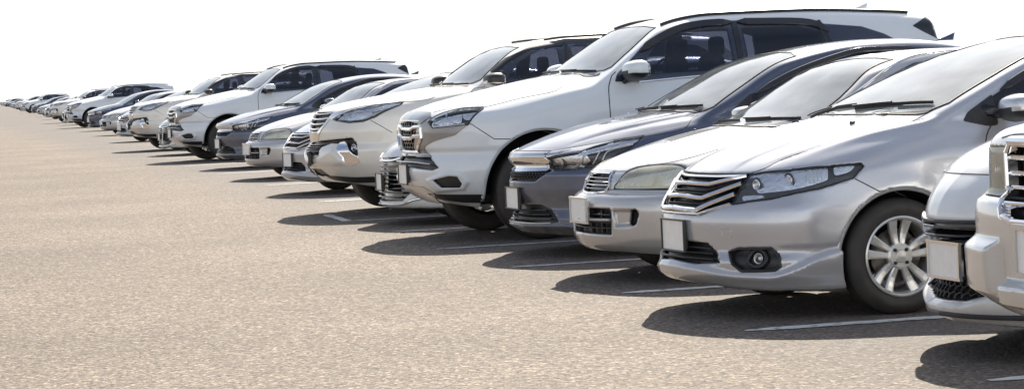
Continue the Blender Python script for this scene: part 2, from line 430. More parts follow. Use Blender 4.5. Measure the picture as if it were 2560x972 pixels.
# ---- pearl white sport utility
PE = dict(
    lamp=[(.104, .438, .979), (.173, .547, 1.026), (.353, .701, 1.081), (.736, .796, 1.122), (.695, .832, 1.093), (.428, .84, .986), (.325, .788, .949), (.209, .676, .94), (.122, .507, .965)],
    grille=[(0, 1.045), (.36, 1.047), (.317, .946), (.165, .864), (0, .858)],
    chrome=[(0, .845), (.15, .850), (.30, .935), (.375, 1.05), (.541, 1.056), (.375, .973), (.21, .83), (.157, .757), (0, .753)],
    band=[(-.04, -.3, .75), (.0, .0, .75), (.077, .482, .776), (.22, .72, .79), (.252, .754, .729), (.252, .792, .618), (.204, .751, .605), (.153, .635, .735), (.07, .45, .740), (.002, .298, .705), (-.026, .277, .623), (-.04, 0, .62), (-.04, -.3, .62)],
    fog=[(.095, .56, .722), (.150, .645, .768), (.18, .70, .70), (.204, .752, .625), (.262, .80, .60), (.265, .80, .535), (.204, .735, .505), (.142, .66, .57)],
    low=[(0, .478), (.22, .476), (.31, .413), (0, .40)])
T30 = math.radians(30)
def pearl_details(f, s, l, z, base):
    f = swell(f, s, l, z, [(-.5, .60), (.0, .60), (.27, .66), (.45, .72), (.62, .60), (.66, .50), (.3, .50), (-.5, .50)], TH, .02, .06)
    if base: return f
    f = carve(f, s, l, z, uvp(PE['band'], T30), T30, .07, .010)
    f = carve(f, s, l, z, uvp(PE['lamp'], TH), TH, .045, .008)
    f = carve(f, s, l, z, both_(PE['grille']), 0, .05, .010)
    f = carve(f, s, l, z, both_(PE['low']), 0, .05, .010)
    return cavity(f, s, l, z, PEARL)
PEARL = dict(pearl_params(), side_open=[[(1.85, 1.31), (2.0, 1.47), (2.2, 1.57), (2.45, 1.62), (2.45, 1.31)], [(2.6, 1.32), (2.6, 1.63), (3.2, 1.63), (3.5, 1.36)]], zcab=1.12, scab=1.62, scab2=4.1, wmax=1.0,
    glass=both_([(0, 1.305), (.3, 1.29), (.6, 1.30), (.665, 1.32), (.60, 1.45), (.53, 1.55), (.46, 1.612), (.2, 1.625), (0, 1.63)]))

# ---- white sedan with a wide black grille
DK = dict(
    grille=[(0, .62), (.30, .635), (.47, .655), (.50, .60), (.45, .30), (.36, .235), (0, .225)],
    lamp=[(.11, .42, .66), (.22, .56, .765), (.45, .70, .82), (.60, .775, .83), (.55, .79, .76), (.33, .69, .69), (.2, .545, .655)])
def dark_details(f, s, l, z, base):
    if base: return f
    f = carve(f, s, l, z, uvp(DK['lamp'], TH), TH, .06, .008)
    f = carve(f, s, l, z, both_(DK['grille']), 0, .05, .010)
    return cavity(f, s, l, z, DARK)
DARK = base_sedan(zcab=.90, scab=1.28, scab2=3.5, wmax=.9, glass=SILVER['glass'],
    nose=curve((0, .12), (.14, .05), (.18, .0), (.22, -.01), (.30, .0), (.45, .01), (.62, .02), (.70, .07), (.78, .16), (.9, .35), (1.3, 1.0)),
    bot=curve((-.3, .16), (.5, .16), (.9, .19), (3.5, .19), (4.5, .27)))

# ---- white hatchback with black lower front
RW = dict(
    slots=[(0, .60), (.42, .605), (.44, .55), (.40, .52), (0, .515)],
    low=[(0, .50), (.30, .50), (.36, .42), (.30, .30), (.14, .262), (0, .26)],
    black=[(0, .607), (.46, .61), (.50, .56), (.46, .50), (.40, .42), (.34, .33), (.16, .262), (0, .258)])
def hatch_details(f, s, l, z, base):
    f = swell(f, s, l, z, [(-.6, .262), (.10, .262), (.30, .34), (.50, .42), (.9, .46), (.9, .0), (-.6, .0)], D90 / 2, .035, .03)
    if base: return f
    f = carve(f, s, l, z, both_(RW['slots']), 0, .04, .016)
    f = carve(f, s, l, z, both_(RW['low']), 0, .05, .012)
    return cavity(f, s, l, z, HATCH)
HATCH = base_sedan(zcab=.90, scab=1.28, scab2=3.5, wmax=.9, glass=SILVER['glass'], L=4.0, k_top=.10,
    nose=curve((0, .10), (.18, .05), (.21, .0), (.26, -.02), (.34, .02), (.50, .0), (.57, -.03), (.62, -.03), (.72, .01), (.80, .07), (.86, .13), (.95, .30), (1.3, 1.0)),
    plan=curve((0, 0), (.12, .02), (.25, .075), (.4, .155), (.55, .25), (.68, .36), (.77, .48), (.83, .60), (.9, .84), (1.3, 1.9)),
    top=curve((-.3, .66), (.03, .80), (.14, .855), (.35, .925), (.7, 1.0), (1.0, 1.045), (1.25, 1.07), (2.0, 1.08), (3.6, 1.1), (4.1, 1.09)),
    tail=curve((0, 3.8), (.3, 3.93), (.6, 3.96), (.9, 3.93), (1.1, 3.85)), hub2=(3.35, .30),
    rear=curve((.7, 4.0), (1.05, 3.85), (1.2, 3.7), (1.35, 3.5), (1.5, 3.3)))

# ---- silver pickup style sport utility with chrome slat grille
TR = dict(
    grille=[(0, 1.00), (.36, 1.00), (.385, .97), (.375, .85), (.30, .75), (.22, .735), (0, .735)],
    lamp=[(.07, .42, .99), (.12, .62, .985), (.32, .84, .96), (.34, .85, .84), (.13, .64, .815), (.07, .42, .815)],
    low=[(0, .56), (.25, .56), (.30, .50), (.22, .45), (0, .44)])
def truck_details(f, s, l, z, base):
    f = swell(f, s, l, z, [(.30, .676), (.66, .676), (.80, .62), (.80, .44), (.30, .44)], T30, .045, .05)
    f = swell(f, s, l, z, both_([(0, .535), (.33, .535), (.33, .42), (0, .42)]), 0, .05, .03)
    if base: return f
    f = carve(f, s, l, z, both_(TR['grille']), 0, .06, .010)
    f = carve(f, s, l, z, uvp(TR['lamp'], TH), TH, .05, .008)
    return cavity(f, s, l, z, TRUCK)
TRUCK = dict(suv_params(), zcab=1.10, scab=1.62, scab2=4.3, wmax=1.0, glass=SUV['glass'],
    plan=curve((0, 0), (.2, .004), (.4, .022), (.6, .065), (.72, .13), (.82, .25), (.9, .44), (1.0, .85), (1.4, 1.9)),
    nose=curve((0, .30), (.34, .20), (.40, .08), (.46, .0), (.60, -.01), (.74, -.015), (.79, -.005), (.815, .03), (.83, .05), (.98, .055), (1.04, .07), (1.08, .11), (1.2, .4), (1.6, 1.3)),
    top=curve((-.3, .95), (.05, 1.04), (.16, 1.075), (.4, 1.12), (.8, 1.18), (1.3, 1.24), (1.55, 1.28), (3.5, 1.3), (4.8, 1.3)))
# ------------------------------------------------------------------ Blender side
import bpy
from mathutils import Vector, Matrix
from mathutils.geometry import delaunay_2d_cdt
random.seed(7)
scene = bpy.context.scene
COL = scene.collection

def nt_of(name):
    m = bpy.data.materials.new(name); m.use_nodes = True
    nt = m.node_tree; nt.nodes.clear()
    out = nt.nodes.new('ShaderNodeOutputMaterial')
    return m, nt, out

def principled(name, color, rough=.5, metal=0.0, coat=0.0, coat_rough=.03, ior=1.5, noise=None, bump_=None, rough_noise=0.0, spec=.5, dust=0.0):
    m, nt, out = nt_of(name)
    b = nt.nodes.new('ShaderNodeBsdfPrincipled')
    b.inputs['Base Color'].default_value = (*color, 1)
    b.inputs['Roughness'].default_value = rough
    b.inputs['Metallic'].default_value = metal
    b.inputs['IOR'].default_value = ior
    b.inputs['Specular IOR Level'].default_value = spec
    b.inputs['Coat Weight'].default_value = coat
    b.inputs['Coat Roughness'].default_value = coat_rough
    nt.links.new(b.outputs[0], out.inputs[0])
    tc = nt.nodes.new('ShaderNodeTexCoord')
    def N(scale, detail=4, w=0):
        n = nt.nodes.new('ShaderNodeTexNoise'); n.inputs['Scale'].default_value = scale; n.inputs['Detail'].default_value = detail
        nt.links.new(tc.outputs['Object'], n.inputs['Vector']); return n
    base = None
    if noise:
        sc, amt = noise
        n = N(sc); r = nt.nodes.new('ShaderNodeMapRange')
        r.inputs['From Min'].default_value = .3; r.inputs['From Max'].default_value = .7
        r.inputs['To Min'].default_value = 1 - amt; r.inputs['To Max'].default_value = 1 + amt
        nt.links.new(n.outputs['Fac'], r.inputs['Value'])
        mx = nt.nodes.new('ShaderNodeMix'); mx.data_type = 'RGBA'; mx.blend_type = 'MULTIPLY'; mx.inputs['Factor'].default_value = 1
        mx.inputs['A'].default_value = (*color, 1)
        cb = nt.nodes.new('ShaderNodeCombineColor')
        for k in range(3): nt.links.new(r.outputs[0], cb.inputs[k])
        nt.links.new(cb.outputs[0], mx.inputs['B']); nt.links.new(mx.outputs['Result'], b.inputs['Base Color'])
        base = mx.outputs['Result']
    if dust:
        # thin road dust: patchy, thicker low on the car
        n = N(9, 6); sx = nt.nodes.new('ShaderNodeSeparateXYZ'); nt.links.new(tc.outputs['Object'], sx.inputs[0])
        hgt = nt.nodes.new('ShaderNodeMapRange'); hgt.inputs['From Min'].default_value = .65; hgt.inputs['From Max'].default_value = .15
        nt.links.new(sx.outputs['Z'], hgt.inputs['Value'])
        mu = nt.nodes.new('ShaderNodeMath'); mu.operation = 'MULTIPLY_ADD'; mu.inputs[1].default_value = dust; mu.inputs[2].default_value = dust * .12
        nt.links.new(hgt.outputs[0], mu.inputs[0])
        m2 = nt.nodes.new('ShaderNodeMath'); m2.operation = 'MULTIPLY'; nt.links.new(mu.outputs[0], m2.inputs[0]); nt.links.new(n.outputs['Fac'], m2.inputs[1])
        df = nt.nodes.new('ShaderNodeBsdfDiffuse'); df.inputs[0].default_value = (.36, .32, .27, 1)
        ms = nt.nodes.new('ShaderNodeMixShader'); nt.links.new(m2.outputs[0], ms.inputs[0]); nt.links.new(b.outputs[0], ms.inputs[1]); nt.links.new(df.outputs[0], ms.inputs[2])
        nt.links.new(ms.outputs[0], out.inputs[0])
    if rough_noise:
        n = N(3.5, 5); r = nt.nodes.new('ShaderNodeMapRange')
        r.inputs['To Min'].default_value = max(rough - rough_noise, .01); r.inputs['To Max'].default_value = rough + rough_noise
        nt.links.new(n.outputs['Fac'], r.inputs['Value']); nt.links.new(r.outputs[0], b.inputs['Roughness'])
    if bump_:
        sc, st, dist = bump_
        n = N(sc, 5); bp = nt.nodes.new('ShaderNodeBump'); bp.inputs['Strength'].default_value = st; bp.inputs['Distance'].default_value = dist
        nt.links.new(n.outputs['Fac'], bp.inputs['Height']); nt.links.new(bp.outputs[0], b.inputs['Normal'])
    return m

def clear_glass(name, tint=(.85, .92, .9), trans=.6, haze=.1, ior=1.5, rough=.02, hazecol=(.5, .52, .5)):
    """thin pane: what passes through, what it mirrors, and a pale film (dust; on windscreens also painted-in reflection)"""
    m, nt, out = nt_of(name)
    t = nt.nodes.new('ShaderNodeBsdfTransparent'); t.inputs[0].default_value = (*[c * trans for c in tint], 1)
    d = nt.nodes.new('ShaderNodeBsdfDiffuse'); d.inputs[0].default_value = (*hazecol, 1)
    g = nt.nodes.new('ShaderNodeBsdfGlossy'); g.inputs['Roughness'].default_value = rough; g.inputs[0].default_value = (.95, .97, 1, 1)
    f = nt.nodes.new('ShaderNodeFresnel'); f.inputs[0].default_value = ior
    tc = nt.nodes.new('ShaderNodeTexCoord'); n = nt.nodes.new('ShaderNodeTexNoise'); n.inputs['Scale'].default_value = 4; n.inputs['Detail'].default_value = 6
    nt.links.new(tc.outputs['Object'], n.inputs['Vector'])
    r = nt.nodes.new('ShaderNodeMapRange'); r.inputs['From Min'].default_value = .3; r.inputs['From Max'].default_value = .7
    r.inputs['To Min'].default_value = haze * .6; r.inputs['To Max'].default_value = haze * 1.4
    nt.links.new(n.outputs['Fac'], r.inputs['Value'])
    a = nt.nodes.new('ShaderNodeMixShader'); nt.links.new(r.outputs[0], a.inputs[0]); nt.links.new(t.outputs[0], a.inputs[1]); nt.links.new(d.outputs[0], a.inputs[2])
    b = nt.nodes.new('ShaderNodeMixShader'); nt.links.new(f.outputs[0], b.inputs[0]); nt.links.new(a.outputs[0], b.inputs[1]); nt.links.new(g.outputs[0], b.inputs[2])
    nt.links.new(b.outputs[0], out.inputs[0])
    return m

M = {}
def paint(name, color, metal=.5, rough=.24):
    return principled(name, color, rough=rough, metal=metal, coat=1.0, coat_rough=.025, noise=(220, .05), dust=.55)
M['silver'] = paint('silver_paint', (.53, .54, .575))
M['beige'] = paint('beige_silver_paint', (.54, .53, .525))
M['gray'] = paint('grey_blue_paint', (.080, .100, .155), .6, .26)
M['white'] = paint('white_paint', (.76, .785, .80), 0.0, .35)
M['pearl'] = paint('pearl_white_paint', (.78, .745, .68), .12, .35)
M['white_b'] = paint('white_paint_cool', (.72, .73, .73), 0.05, .35)
M['silver_b'] = paint('silver_paint_bright', (.56, .57, .57), .6, .3)
M['gunmetal'] = paint('gunmetal_trim', (.22, .21, .21), .7, .3)
M['chrome'] = principled('chrome', (.80, .80, .81), .07, 1.0, rough_noise=.03)
M['satin'] = principled('satin_silver_trim', (.62, .62, .62), .25, .9)
M['black'] = principled('black_plastic', (.022, .022, .024), .42, noise=(60, .2))
M['gloss'] = principled('gloss_black', (.012, .012, .014), .12, coat=.6)
M['under'] = principled('underbody_black', (.012, .012, .012), .8)
M['seal'] = principled('rubber_seal', (.012, .012, .013), .55)
M['gap'] = principled('panel_gap', (.02, .02, .022), .7)
M['tyre'] = principled('tyre_rubber', (.022, .021, .0205), .7, noise=(14, .3), bump_=(90, .3, .002), dust=.12)
M['alloy'] = principled('alloy_wheel', (.74, .73, .71), .26, .6, noise=(12, .08), dust=.08)
M['steel'] = principled('brake_steel', (.22, .20, .18), .45, .8, noise=(30, .3))
M['tint'] = clear_glass('tinted_glass', tint=(.50, .52, .58), trans=1.0, haze=.012, ior=1.5, hazecol=(.3, .3, .33))
M['tint_dark'] = principled('dark_tinted_glass', (.012, .012, .016), .03, ior=1.5)
M['visor'] = principled('smoked_visor', (.016, .015, .019), .16, coat=.5)
M['pane'] = clear_glass('windscreen_glass', trans=.62, haze=.30, tint=(.80, .92, .92), hazecol=(.60, .65, .66), ior=1.55)  # pale haze: dust plus veiling reflections painted into the glass
M['lens'] = clear_glass('lamp_lens', tint=(1, 1, 1), trans=.99, haze=.02, ior=1.22)
M['lens_old'] = clear_glass('yellowed_lamp_lens', tint=(1, 1, .96), trans=1.0, haze=.30, hazecol=(.95, .91, .74), rough=.08, ior=1.25)
M['bowl'] = principled('lamp_reflector', (.88, .89, .92), .22, .85, bump_=(38, .55, .012))
M['bulb'] = principled('lamp_bulb', (.75, .76, .78), .08, .2, coat=1)
M['housing'] = principled('lamp_housing', (.07, .07, .075), .25, .3)
M['housing_l'] = principled('lamp_housing_light', (.80, .80, .77), .3, .5)
M['amber'] = principled('amber_lens', (.7, .28, .05), .15, coat=1)
M['plate'] = principled('number_plate', (.80, .785, .76), .4, noise=(20, .05))
M['pframe'] = principled('plate_frame', (.04, .04, .042), .3)
M['interior'] = principled('cabin_trim', (.05, .05, .052), .7)
M['seat'] = principled('seat_fabric', (.16, .155, .15), .85)
M['hatch'] = principled('mirror_glass', (.5, .5, .5), .03, 1)

def obj(name, V, Fc, mats, parent=None, smooth=True, normals=None, fmat=None):
    me = bpy.data.meshes.new(name)
    V = np.asarray(V, float)
    me.from_pydata([tuple(v) for v in V.tolist()] if len(V) < 1 else V.tolist(), [], [list(f) for f in (Fc.tolist() if isinstance(Fc, np.ndarray) else Fc)])
    if not isinstance(mats, (list, tuple)): mats = [mats]
    for m in mats: me.materials.append(M[m] if isinstance(m, str) else m)
    if fmat is not None: me.polygons.foreach_set('material_index', np.asarray(fmat, np.int32))
    me.polygons.foreach_set('use_smooth', np.full(len(me.polygons), smooth))
    me.update()
    if normals is not None: me.normals_split_custom_set_from_vertices([tuple(n) for n in normals.tolist()])
    o = bpy.data.objects.new(name, me); COL.objects.link(o)
    if parent is not None: o.parent = parent
    return o

def empty(name, parent=None, loc=(0, 0, 0)):
    o = bpy.data.objects.new(name, None); COL.objects.link(o); o.location = loc
    o.empty_display_size = .2
    if parent is not None: o.parent = parent
    return o

def merge(meshes):
    V, Q, k = [], [], 0
    for v, f in meshes:
        V.append(np.asarray(v, float)); Q += [[i + k for i in q] for q in (f.tolist() if isinstance(f, np.ndarray) else f)]; k += len(v)
    return np.vstack(V), Q

def loc_(P, sg=1):
    P = np.asarray(P, float).copy(); P[..., 1] = -sg * P[..., 1]; return P

def flip(Q): return [list(q)[::-1] for q in Q]

# ---- primitive meshes (all in car space, s l z)
def sweep(P, Nn, h, d, r=.3, round_=False, close=False, taper=None):
    """a bar along P; h across the surface, d out of it"""
    P = np.asarray(P, float); n = len(P)
    if round_: sec = [(math.cos(a) * h / 2, math.sin(a) * d / 2) for a in np.linspace(0, 2 * math.pi, 9)[:-1]]
    else:
        q = r * min(h, d)
        sec = [(-h/2, -d/2), (h/2, -d/2), (h/2, d/2 - q), (h/2 - q, d/2), (-h/2 + q, d/2), (-h/2, d/2 - q)]
    V = []; m = len(sec)
    for i in range(n):
        a = P[(i - 1) % n] if (close or i > 0) else P[i]; b = P[(i + 1) % n] if (close or i < n - 1) else P[i]
        t = b - a; t = t / max(np.linalg.norm(t), 1e-9)
        nn = Nn[i] - t * np.dot(Nn[i], t); nn = nn / max(np.linalg.norm(nn), 1e-9)
        bb = np.cross(nn, t); k = 1.0 if taper is None else taper(i / (n - 1))
        for x, y in sec: V.append(P[i] + bb * x * k + nn * y * k)
    Q = []
    for i in range(n if close else n - 1):
        for j in range(m):
            i2 = (i + 1) % n
            Q.append([i * m + j, i * m + (j + 1) % m, i2 * m + (j + 1) % m, i2 * m + j])
    if not close: Q += [list(range(m))[::-1], list(range((n - 1) * m, n * m))]
    return np.array(V), Q

def resample(pts, step=.02, closed=False, smooth=True):
    P = [np.array(p, float) for p in pts]
    if closed: P = P + [P[0]]
    out = []
    for i in range(len(P) - 1):
        a, b = P[i], P[i + 1]; k = max(1, int(np.linalg.norm(b - a) / step))
        if smooth and len(P) > 2:
            p0 = P[i - 1] if i > 0 else (P[-2] if closed else 2 * a - b)
            p3 = P[i + 2] if i + 2 < len(P) else (P[1] if closed else 2 * b - a)
            for q in range(k):
                t = q / k
                out.append(.5 * ((2 * a) + (b - p0) * t + (2 * p0 - 5 * a + 4 * b - p3) * t * t + (-p0 + 3 * a - 3 * b + p3) * t ** 3))
        else: out += [a + (b - a) * q / k for q in range(k)]
    if not closed: out.append(P[-1])
    return np.array(out)

def lathe(prof, n=32, axis='l'):
    """profile (r, l) turned about the l axis"""
    V = []; m = len(prof)
    for k in range(n):
        a = 2 * math.pi * k / n
        for r, l in prof: V.append((r * math.cos(a), l, r * math.sin(a)))
    Q = [[k * m + j, k * m + j + 1, ((k + 1) % n) * m + j + 1, ((k + 1) % n) * m + j] for k in range(n) for j in range(m - 1)]
    return np.array(V), Q

def box(c, d, bev=.0):
    x, y, z = [q / 2 for q in d]; b = min(bev, x * .9, y * .9, z * .9)
    if b <= 0:
        V = [(c[0] + i * x, c[1] + j * y, c[2] + k * z) for i in (-1, 1) for j in (-1, 1) for k in (-1, 1)]
        return np.array(V), [[0, 1, 3, 2], [4, 6, 7, 5], [0, 4, 5, 1], [2, 3, 7, 6], [0, 2, 6, 4], [1, 5, 7, 3]]
    return superbox(c, (x, y, z), .35, 10)

def superbox(c, h, e=.4, n=14, fn=None):
    """rounded box: superellipsoid of half sizes h"""
    V = []; sg = lambda v, p: math.copysign(abs(v) ** p, v)
    for i in range(n + 1):
        t = -math.pi / 2 + math.pi * i / n
        for j in range(2 * n):
            f = 2 * math.pi * j / (2 * n)
            p = [sg(math.cos(t), e) * sg(math.cos(f), e), sg(math.cos(t), e) * sg(math.sin(f), e), sg(math.sin(t), e)]
            if fn: p = fn(p)
            V.append((c[0] + h[0] * p[0], c[1] + h[1] * p[1], c[2] + h[2] * p[2]))
    m = 2 * n
    Q = [[i * m + j, i * m + (j + 1) % m, (i + 1) * m + (j + 1) % m, (i + 1) * m + j] for i in range(n) for j in range(m)]
    return np.array(V), Q

def in_poly(x, y, poly): return sd_poly(x, y, poly) < 0

class Car:
    def __init__(self, name, params, details, paint_, label, group=None):
        self.p = params; self.F = make_field(params, details); self.name = name
        self.F0 = lambda s, l, z: self.F(s, l, z, True)
        self.root = empty(name); self.root['label'] = label; self.root['category'] = 'car'
        if group: self.root['group'] = group
        self.paint = paint_
    # --- surface pieces
    def patch(self, name, pts, th, mat, off=.002, thick=.006, parent=None, mode='both', step=.025, rnd=.015, top=False, smooth_poly=True, conform=True):
        """a piece of skin: outline of (s, l, z) points seen from the view turned by th"""
        par = parent if parent is not None else self.root
        if top: uv = [(q[0], q[1]) for q in pts]
        elif len(pts[0]) == 2: uv = list(pts)
        else: uv = [(uview(q[0], q[1], th), q[2]) for q in pts]
        if mode == 'centre' and not top: uv = uv + [(-u, v) for u, v in uv[::-1] if abs(u) > 1e-6]
        if rnd: uv = round_poly(uv, rnd)
        R = resample(uv, step * .8, closed=True, smooth=False)
        lo, hi = R.min(0), R.max(0)
        gx, gy = np.meshgrid(np.arange(lo[0], hi[0], step), np.arange(lo[1], hi[1], step)); G = np.stack([gx.ravel(), gy.ravel()], -1)
        G = G[sd_poly(G[:, 0], G[:, 1], [tuple(q) for q in R]) < -step * .45] if len(G) else G
        A = np.vstack([R, G]); nb = len(R)
        r = delaunay_2d_cdt([Vector(q) for q in A.tolist()], [(i, (i + 1) % nb) for i in range(nb)], [], 1, 1e-6)
        vs = np.array([tuple(v) for v in r[0]]); fs = [list(f) for f in r[2]]
        P, ok = cast(self.F0, vs[:, 0], vs[:, 1], th, off, top)
        g = grad(self.F0, P[:, 0], P[:, 1], P[:, 2], .008); Nn = g / np.maximum(np.linalg.norm(g, axis=1, keepdims=True), 1e-9)
        fs = [f for f in fs if ok[f].all()]
        # orientation
        if fs:
            f = fs[len(fs) // 2]; nn = np.cross(P[f[1]] - P[f[0]], P[f[2]] - P[f[0]])
            if np.dot(nn, Nn[f[0]]) < 0: fs = flip(fs)
        # boundary edges for the rim
        ed = {}
        for f in fs:
            for a, b in zip(f, f[1:] + f[:1]): ed[(a, b)] = 1
        rim = [e for e in ed if (e[1], e[0]) not in ed]
        n = len(P); Pin = P - Nn * thick
        bi = sorted({i for e in rim for i in e}); mp = {i: 2 * n + k for k, i in enumerate(bi)}
        V = np.vstack([P, Pin, P[bi], Pin[bi]]); nbi = len(bi)
        Q = fs + [[i + n for i in f][::-1] for f in fs] + [[mp[b], mp[a], mp[a] + nbi, mp[b] + nbi] for a, b in rim]
        NN = np.vstack([Nn, -Nn, Nn[bi], Nn[bi]])
        return self.emit(name, V, Q, mat, par, mode, NN)
    def emit(self, name, V, Q, mat, par, mode='both', NN=None, smooth=True):
        # (s, l, z) -> local (s, -l, z) turns the mesh inside out, so windings flip for the near side
        res = []
        for sg in ((1,) if mode in ('centre', 'near') else (1, -1) if mode == 'both' else (-1,)):
            pr = par[sg] if isinstance(par, dict) else par
            W = loc_(V, sg); q = flip(Q) if sg == 1 else Q
            nn = None
            if NN is not None: nn = loc_(NN, sg)
            res.append(obj(name, W, q, mat, pr, smooth, nn))
        return {1: res[0], -1: res[-1]} if mode == 'both' else res[0]
    def strip(self, name, pts, h, d, mat, off=0.0, parent=None, mode='both', step=.025, th=None, round_=False, closed=False, smooth=True, taper=None):
        par = parent if parent is not None else self.root
        if mode == 'centre': pts = [(q[0], -q[1], q[2]) if len(q) == 3 else (-q[0], q[1]) for q in pts[::-1] if abs(q[1] if len(q) == 3 else q[0]) > 1e-6] + list(pts)
        R = resample(pts, step, closed, smooth)
        if th is not None: R, _ = cast(self.F0, R[:, 0], R[:, 1], th, 0.0)
        sgn = np.where(R[:, 1] < 0, -1.0, 1.0)[:, None] * [0, 1, 0] + [1, 0, 1]
        P, Nn = snap(self.F0, R * sgn, off); P = P * sgn; Nn = Nn * sgn
        V, Q = sweep(P, Nn, h, d, round_=round_, close=closed, taper=taper)
        return self.emit(name, V, Q, mat, par, mode, smooth=round_)
    def surf(self, l, z, th=0.0, off=0.0):
        P, _ = cast(self.F0, np.array([l]), np.array([z]), th, off); return P[0]

    # --- the painted shell
    def shell(self, hood=None, bumper=None, door=None, fine=True, zcab=None):
        p = self.p
        W = p.get('wmax', .95)
        if fine == 'nose': P, N, Q = body_mesh(self.F, p['L'], W, p['H'], .013, .05, .06, .015, .013, .65, 2.4)
        elif fine == 'far': P, N, Q = body_mesh(self.F, p['L'], W, p['H'], .018, .028, .06, .02, .0165, 1.25, 2.4)
        else: P, N, Q = body_mesh(self.F, p['L'], W, p['H'], fine_to=p.get('fine_to', 1.25), mid_to=p.get('mid_to', 2.4))
        c = P[Q].mean(1); n = N[Q].mean(1)
        s, l, z = c[:, 0], np.abs(c[:, 1]), c[:, 2]
        fb = self.F0(s, l, z)
        mat = np.zeros(len(Q), np.int32)
        mat[(fb < -.020)] = 1
        for h in (p['hub'], p['hub2']):
            dx, dz = (s - h[0]) / p.get('archx', 1.0), z - h[1]; r = np.hypot(dx, dz)
            rn = (n[:, 0] * dx + n[:, 2] * dz) / np.maximum(r, 1e-6)
            mat[(r < p['arch'] * .985) | ((r < p['arch'] * 1.012) & (rn < -.75))] = 2
        mat[(n[:, 2] < -.93) & (z < p['bot'](s) + .02) & (s > .12)] = 2
        mat[(fb < -.03) & (z > p.get('zcab', .9) - .03) & (s > p.get('scab', 1.2))] = 3
        F1 = make_field(dict(p, arch=.02), None); mat[(mat == 2) & (s > .4) & (z < .95) & (F1(s, l, z) > -.018) & (n[:, 2] > -.9)] = 0
        region = np.zeros(len(Q), int)
        if hood is not None: region[(in_poly(s, l, hood)) & (z > p['top'](np.float64(.1)) - .06) & (s < 1.7) & (mat == 0)] = 1
        if bumper is not None: region[(in_poly(s, z, bumper)) & (region == 0) & (mat != 2)] = 2
        if door is not None:
            dr = in_poly(s, z, door) & (l > .6) & (mat == 0)
            region[dr & (c[:, 1] > 0)] = 3; region[dr & (c[:, 1] < 0)] = 4
        out = {}
        for k, nm in ((0, 'body'), (1, 'hood'), (2, 'front_bumper'), (3, 'door'), (4, 'door')):
            q = Q[region == k]
            if not len(q): continue
            used = np.unique(q); mp = np.zeros(len(P), int); mp[used] = np.arange(len(used))
            out[k] = obj(nm, loc_(P[used]), mp[q][:, ::-1], [self.paint, 'black', 'under', 'interior'], self.root, True, loc_(N[used]), mat[region == k])
        self.shells = out
        for h in (p['hub'], p['hub2']):
            a0 = math.asin((h[1] - p['bot'](np.float64(h[0])) - .03) / p['arch'])
            A = np.linspace(-a0, math.pi + a0, 60)
            for off, hh, mt, nm in ((-.002, .030, self.paint if not p.get('cladding') else p['cladding'], 'wheel_arch_lip'),):
                R = p['arch'] + .004
                pts = [(h[0] + math.cos(t) * R * p.get('archx', 1.0), h[1] + math.sin(t) * R) for t in A]
                F1 = make_field(dict(p, arch=.02), None)
                P, _ = cast(F1, np.array([q[0] for q in pts]), np.array([q[1] for q in pts]), D90, 0.0)
                g = grad(F1, P[:, 0], P[:, 1], P[:, 2], .008); N1 = g / np.linalg.norm(g, axis=1, keepdims=True)
                V, Q1 = sweep(P - N1 * .012, N1, hh, .028, r=.35)
                self.emit(nm, V, Q1, mt, {1: out[0], -1: out[0]}, 'both', smooth=True)
        return out

    # --- wheels
    def wheel(self, h, sg, style, steer=0.0, width=None):
        p = self.p; R, r = p['tyre'], p['rim']; w = p['tw']
        e = empty('wheel', self.root, (h[0], -sg * p['half'], h[1])); e.rotation_euler = (0, 0, steer)
        lf = loc_
        out = 0.0  # outer face at l = 0, tyre runs inward to -w
        prof = [(r - .004, -.012), (r + .012, -.004), (r + .03, .006), ((R + r) / 2, .012), (R - .035, .006), (R - .012, -.012), (R - .003, -.035), (R, -.06), (R, -w + .06), (R - .003, -w + .03), (R - .02, -w + .005), ((R + r) / 2, -w - .01), (r, -w + .01)]
        V, Q = lathe(prof, 64)
        t = obj('tyre', lf(V, sg), flip(Q) if sg == 1 else Q, 'tyre', e)
        # tread ribs
        g = []
        for x in (-.055, -.085, -.115, -.14):
            if x > -w + .03:
                a, b = lathe([(R + .0015, x - .004), (R + .0025, x), (R + .0015, x + .004)], 64); g.append((a, b))
        V, Q = merge(g); obj('tread_groove', lf(V, sg), flip(Q) if sg == 1 else Q, 'seal', e)
        # barrel and rim lip
        V, Q = lathe([(r + .002, -.02), (r + .004, .0), (r - .004, .004), (r - .012, -.006), (r - .02, -.03), (r - .028, -w + .02)], 64)
        rm = [(V, Q)]
        ns, tw_, kind = style
        for k in range(ns):
            a0 = 2 * math.pi * k / ns + .3
            pairs = [(-tw_, .5), (tw_, .5)] if kind == 'twin' else [(0, 1)]
            for da, ww in pairs:
                pts, wd = [], []
                for i in range(7):
                    t_ = i / 6; rr = .045 + (r - .016 - .045) * t_
                    an = a0 + da * (1.25 - .15 * t_)
                    wid = (.013 + .012 * t_) if kind == 'twin' else (.030 + .018 * abs(t_ - .2))
                    dep = -.022 - .010 * math.sin(t_ * math.pi) + .012 * t_ ** 3
                    pts.append((rr, an, wid, dep))
                V, Q = [], []
                for rr, an, wid, dep in pts:
                    ca, sa = math.cos(an), math.sin(an)
                    for x, y in ((-wid, -.028), (-wid, -.006), (-wid * .55, 0), (wid * .55, 0), (wid, -.006), (wid, -.028)):
                        V.append((rr * ca - x * sa, dep + y, rr * sa + x * ca))
                for i in range(6):
                    for j in range(6): Q.append([i * 6 + j, i * 6 + (j + 1) % 6, (i + 1) * 6 + (j + 1) % 6, (i + 1) * 6 + j])
                rm.append((np.array(V), Q))
        V, Q = lathe([(.072, -.05), (.070, -.028), (.058, -.020), (.034, -.020), (.030, -.013), (.0, -.010)], 32); rm.append((V, Q))
        V, Q = merge(rm); obj('rim', lf(V, sg), flip(Q) if sg == 1 else Q, 'alloy', e, smooth=False)
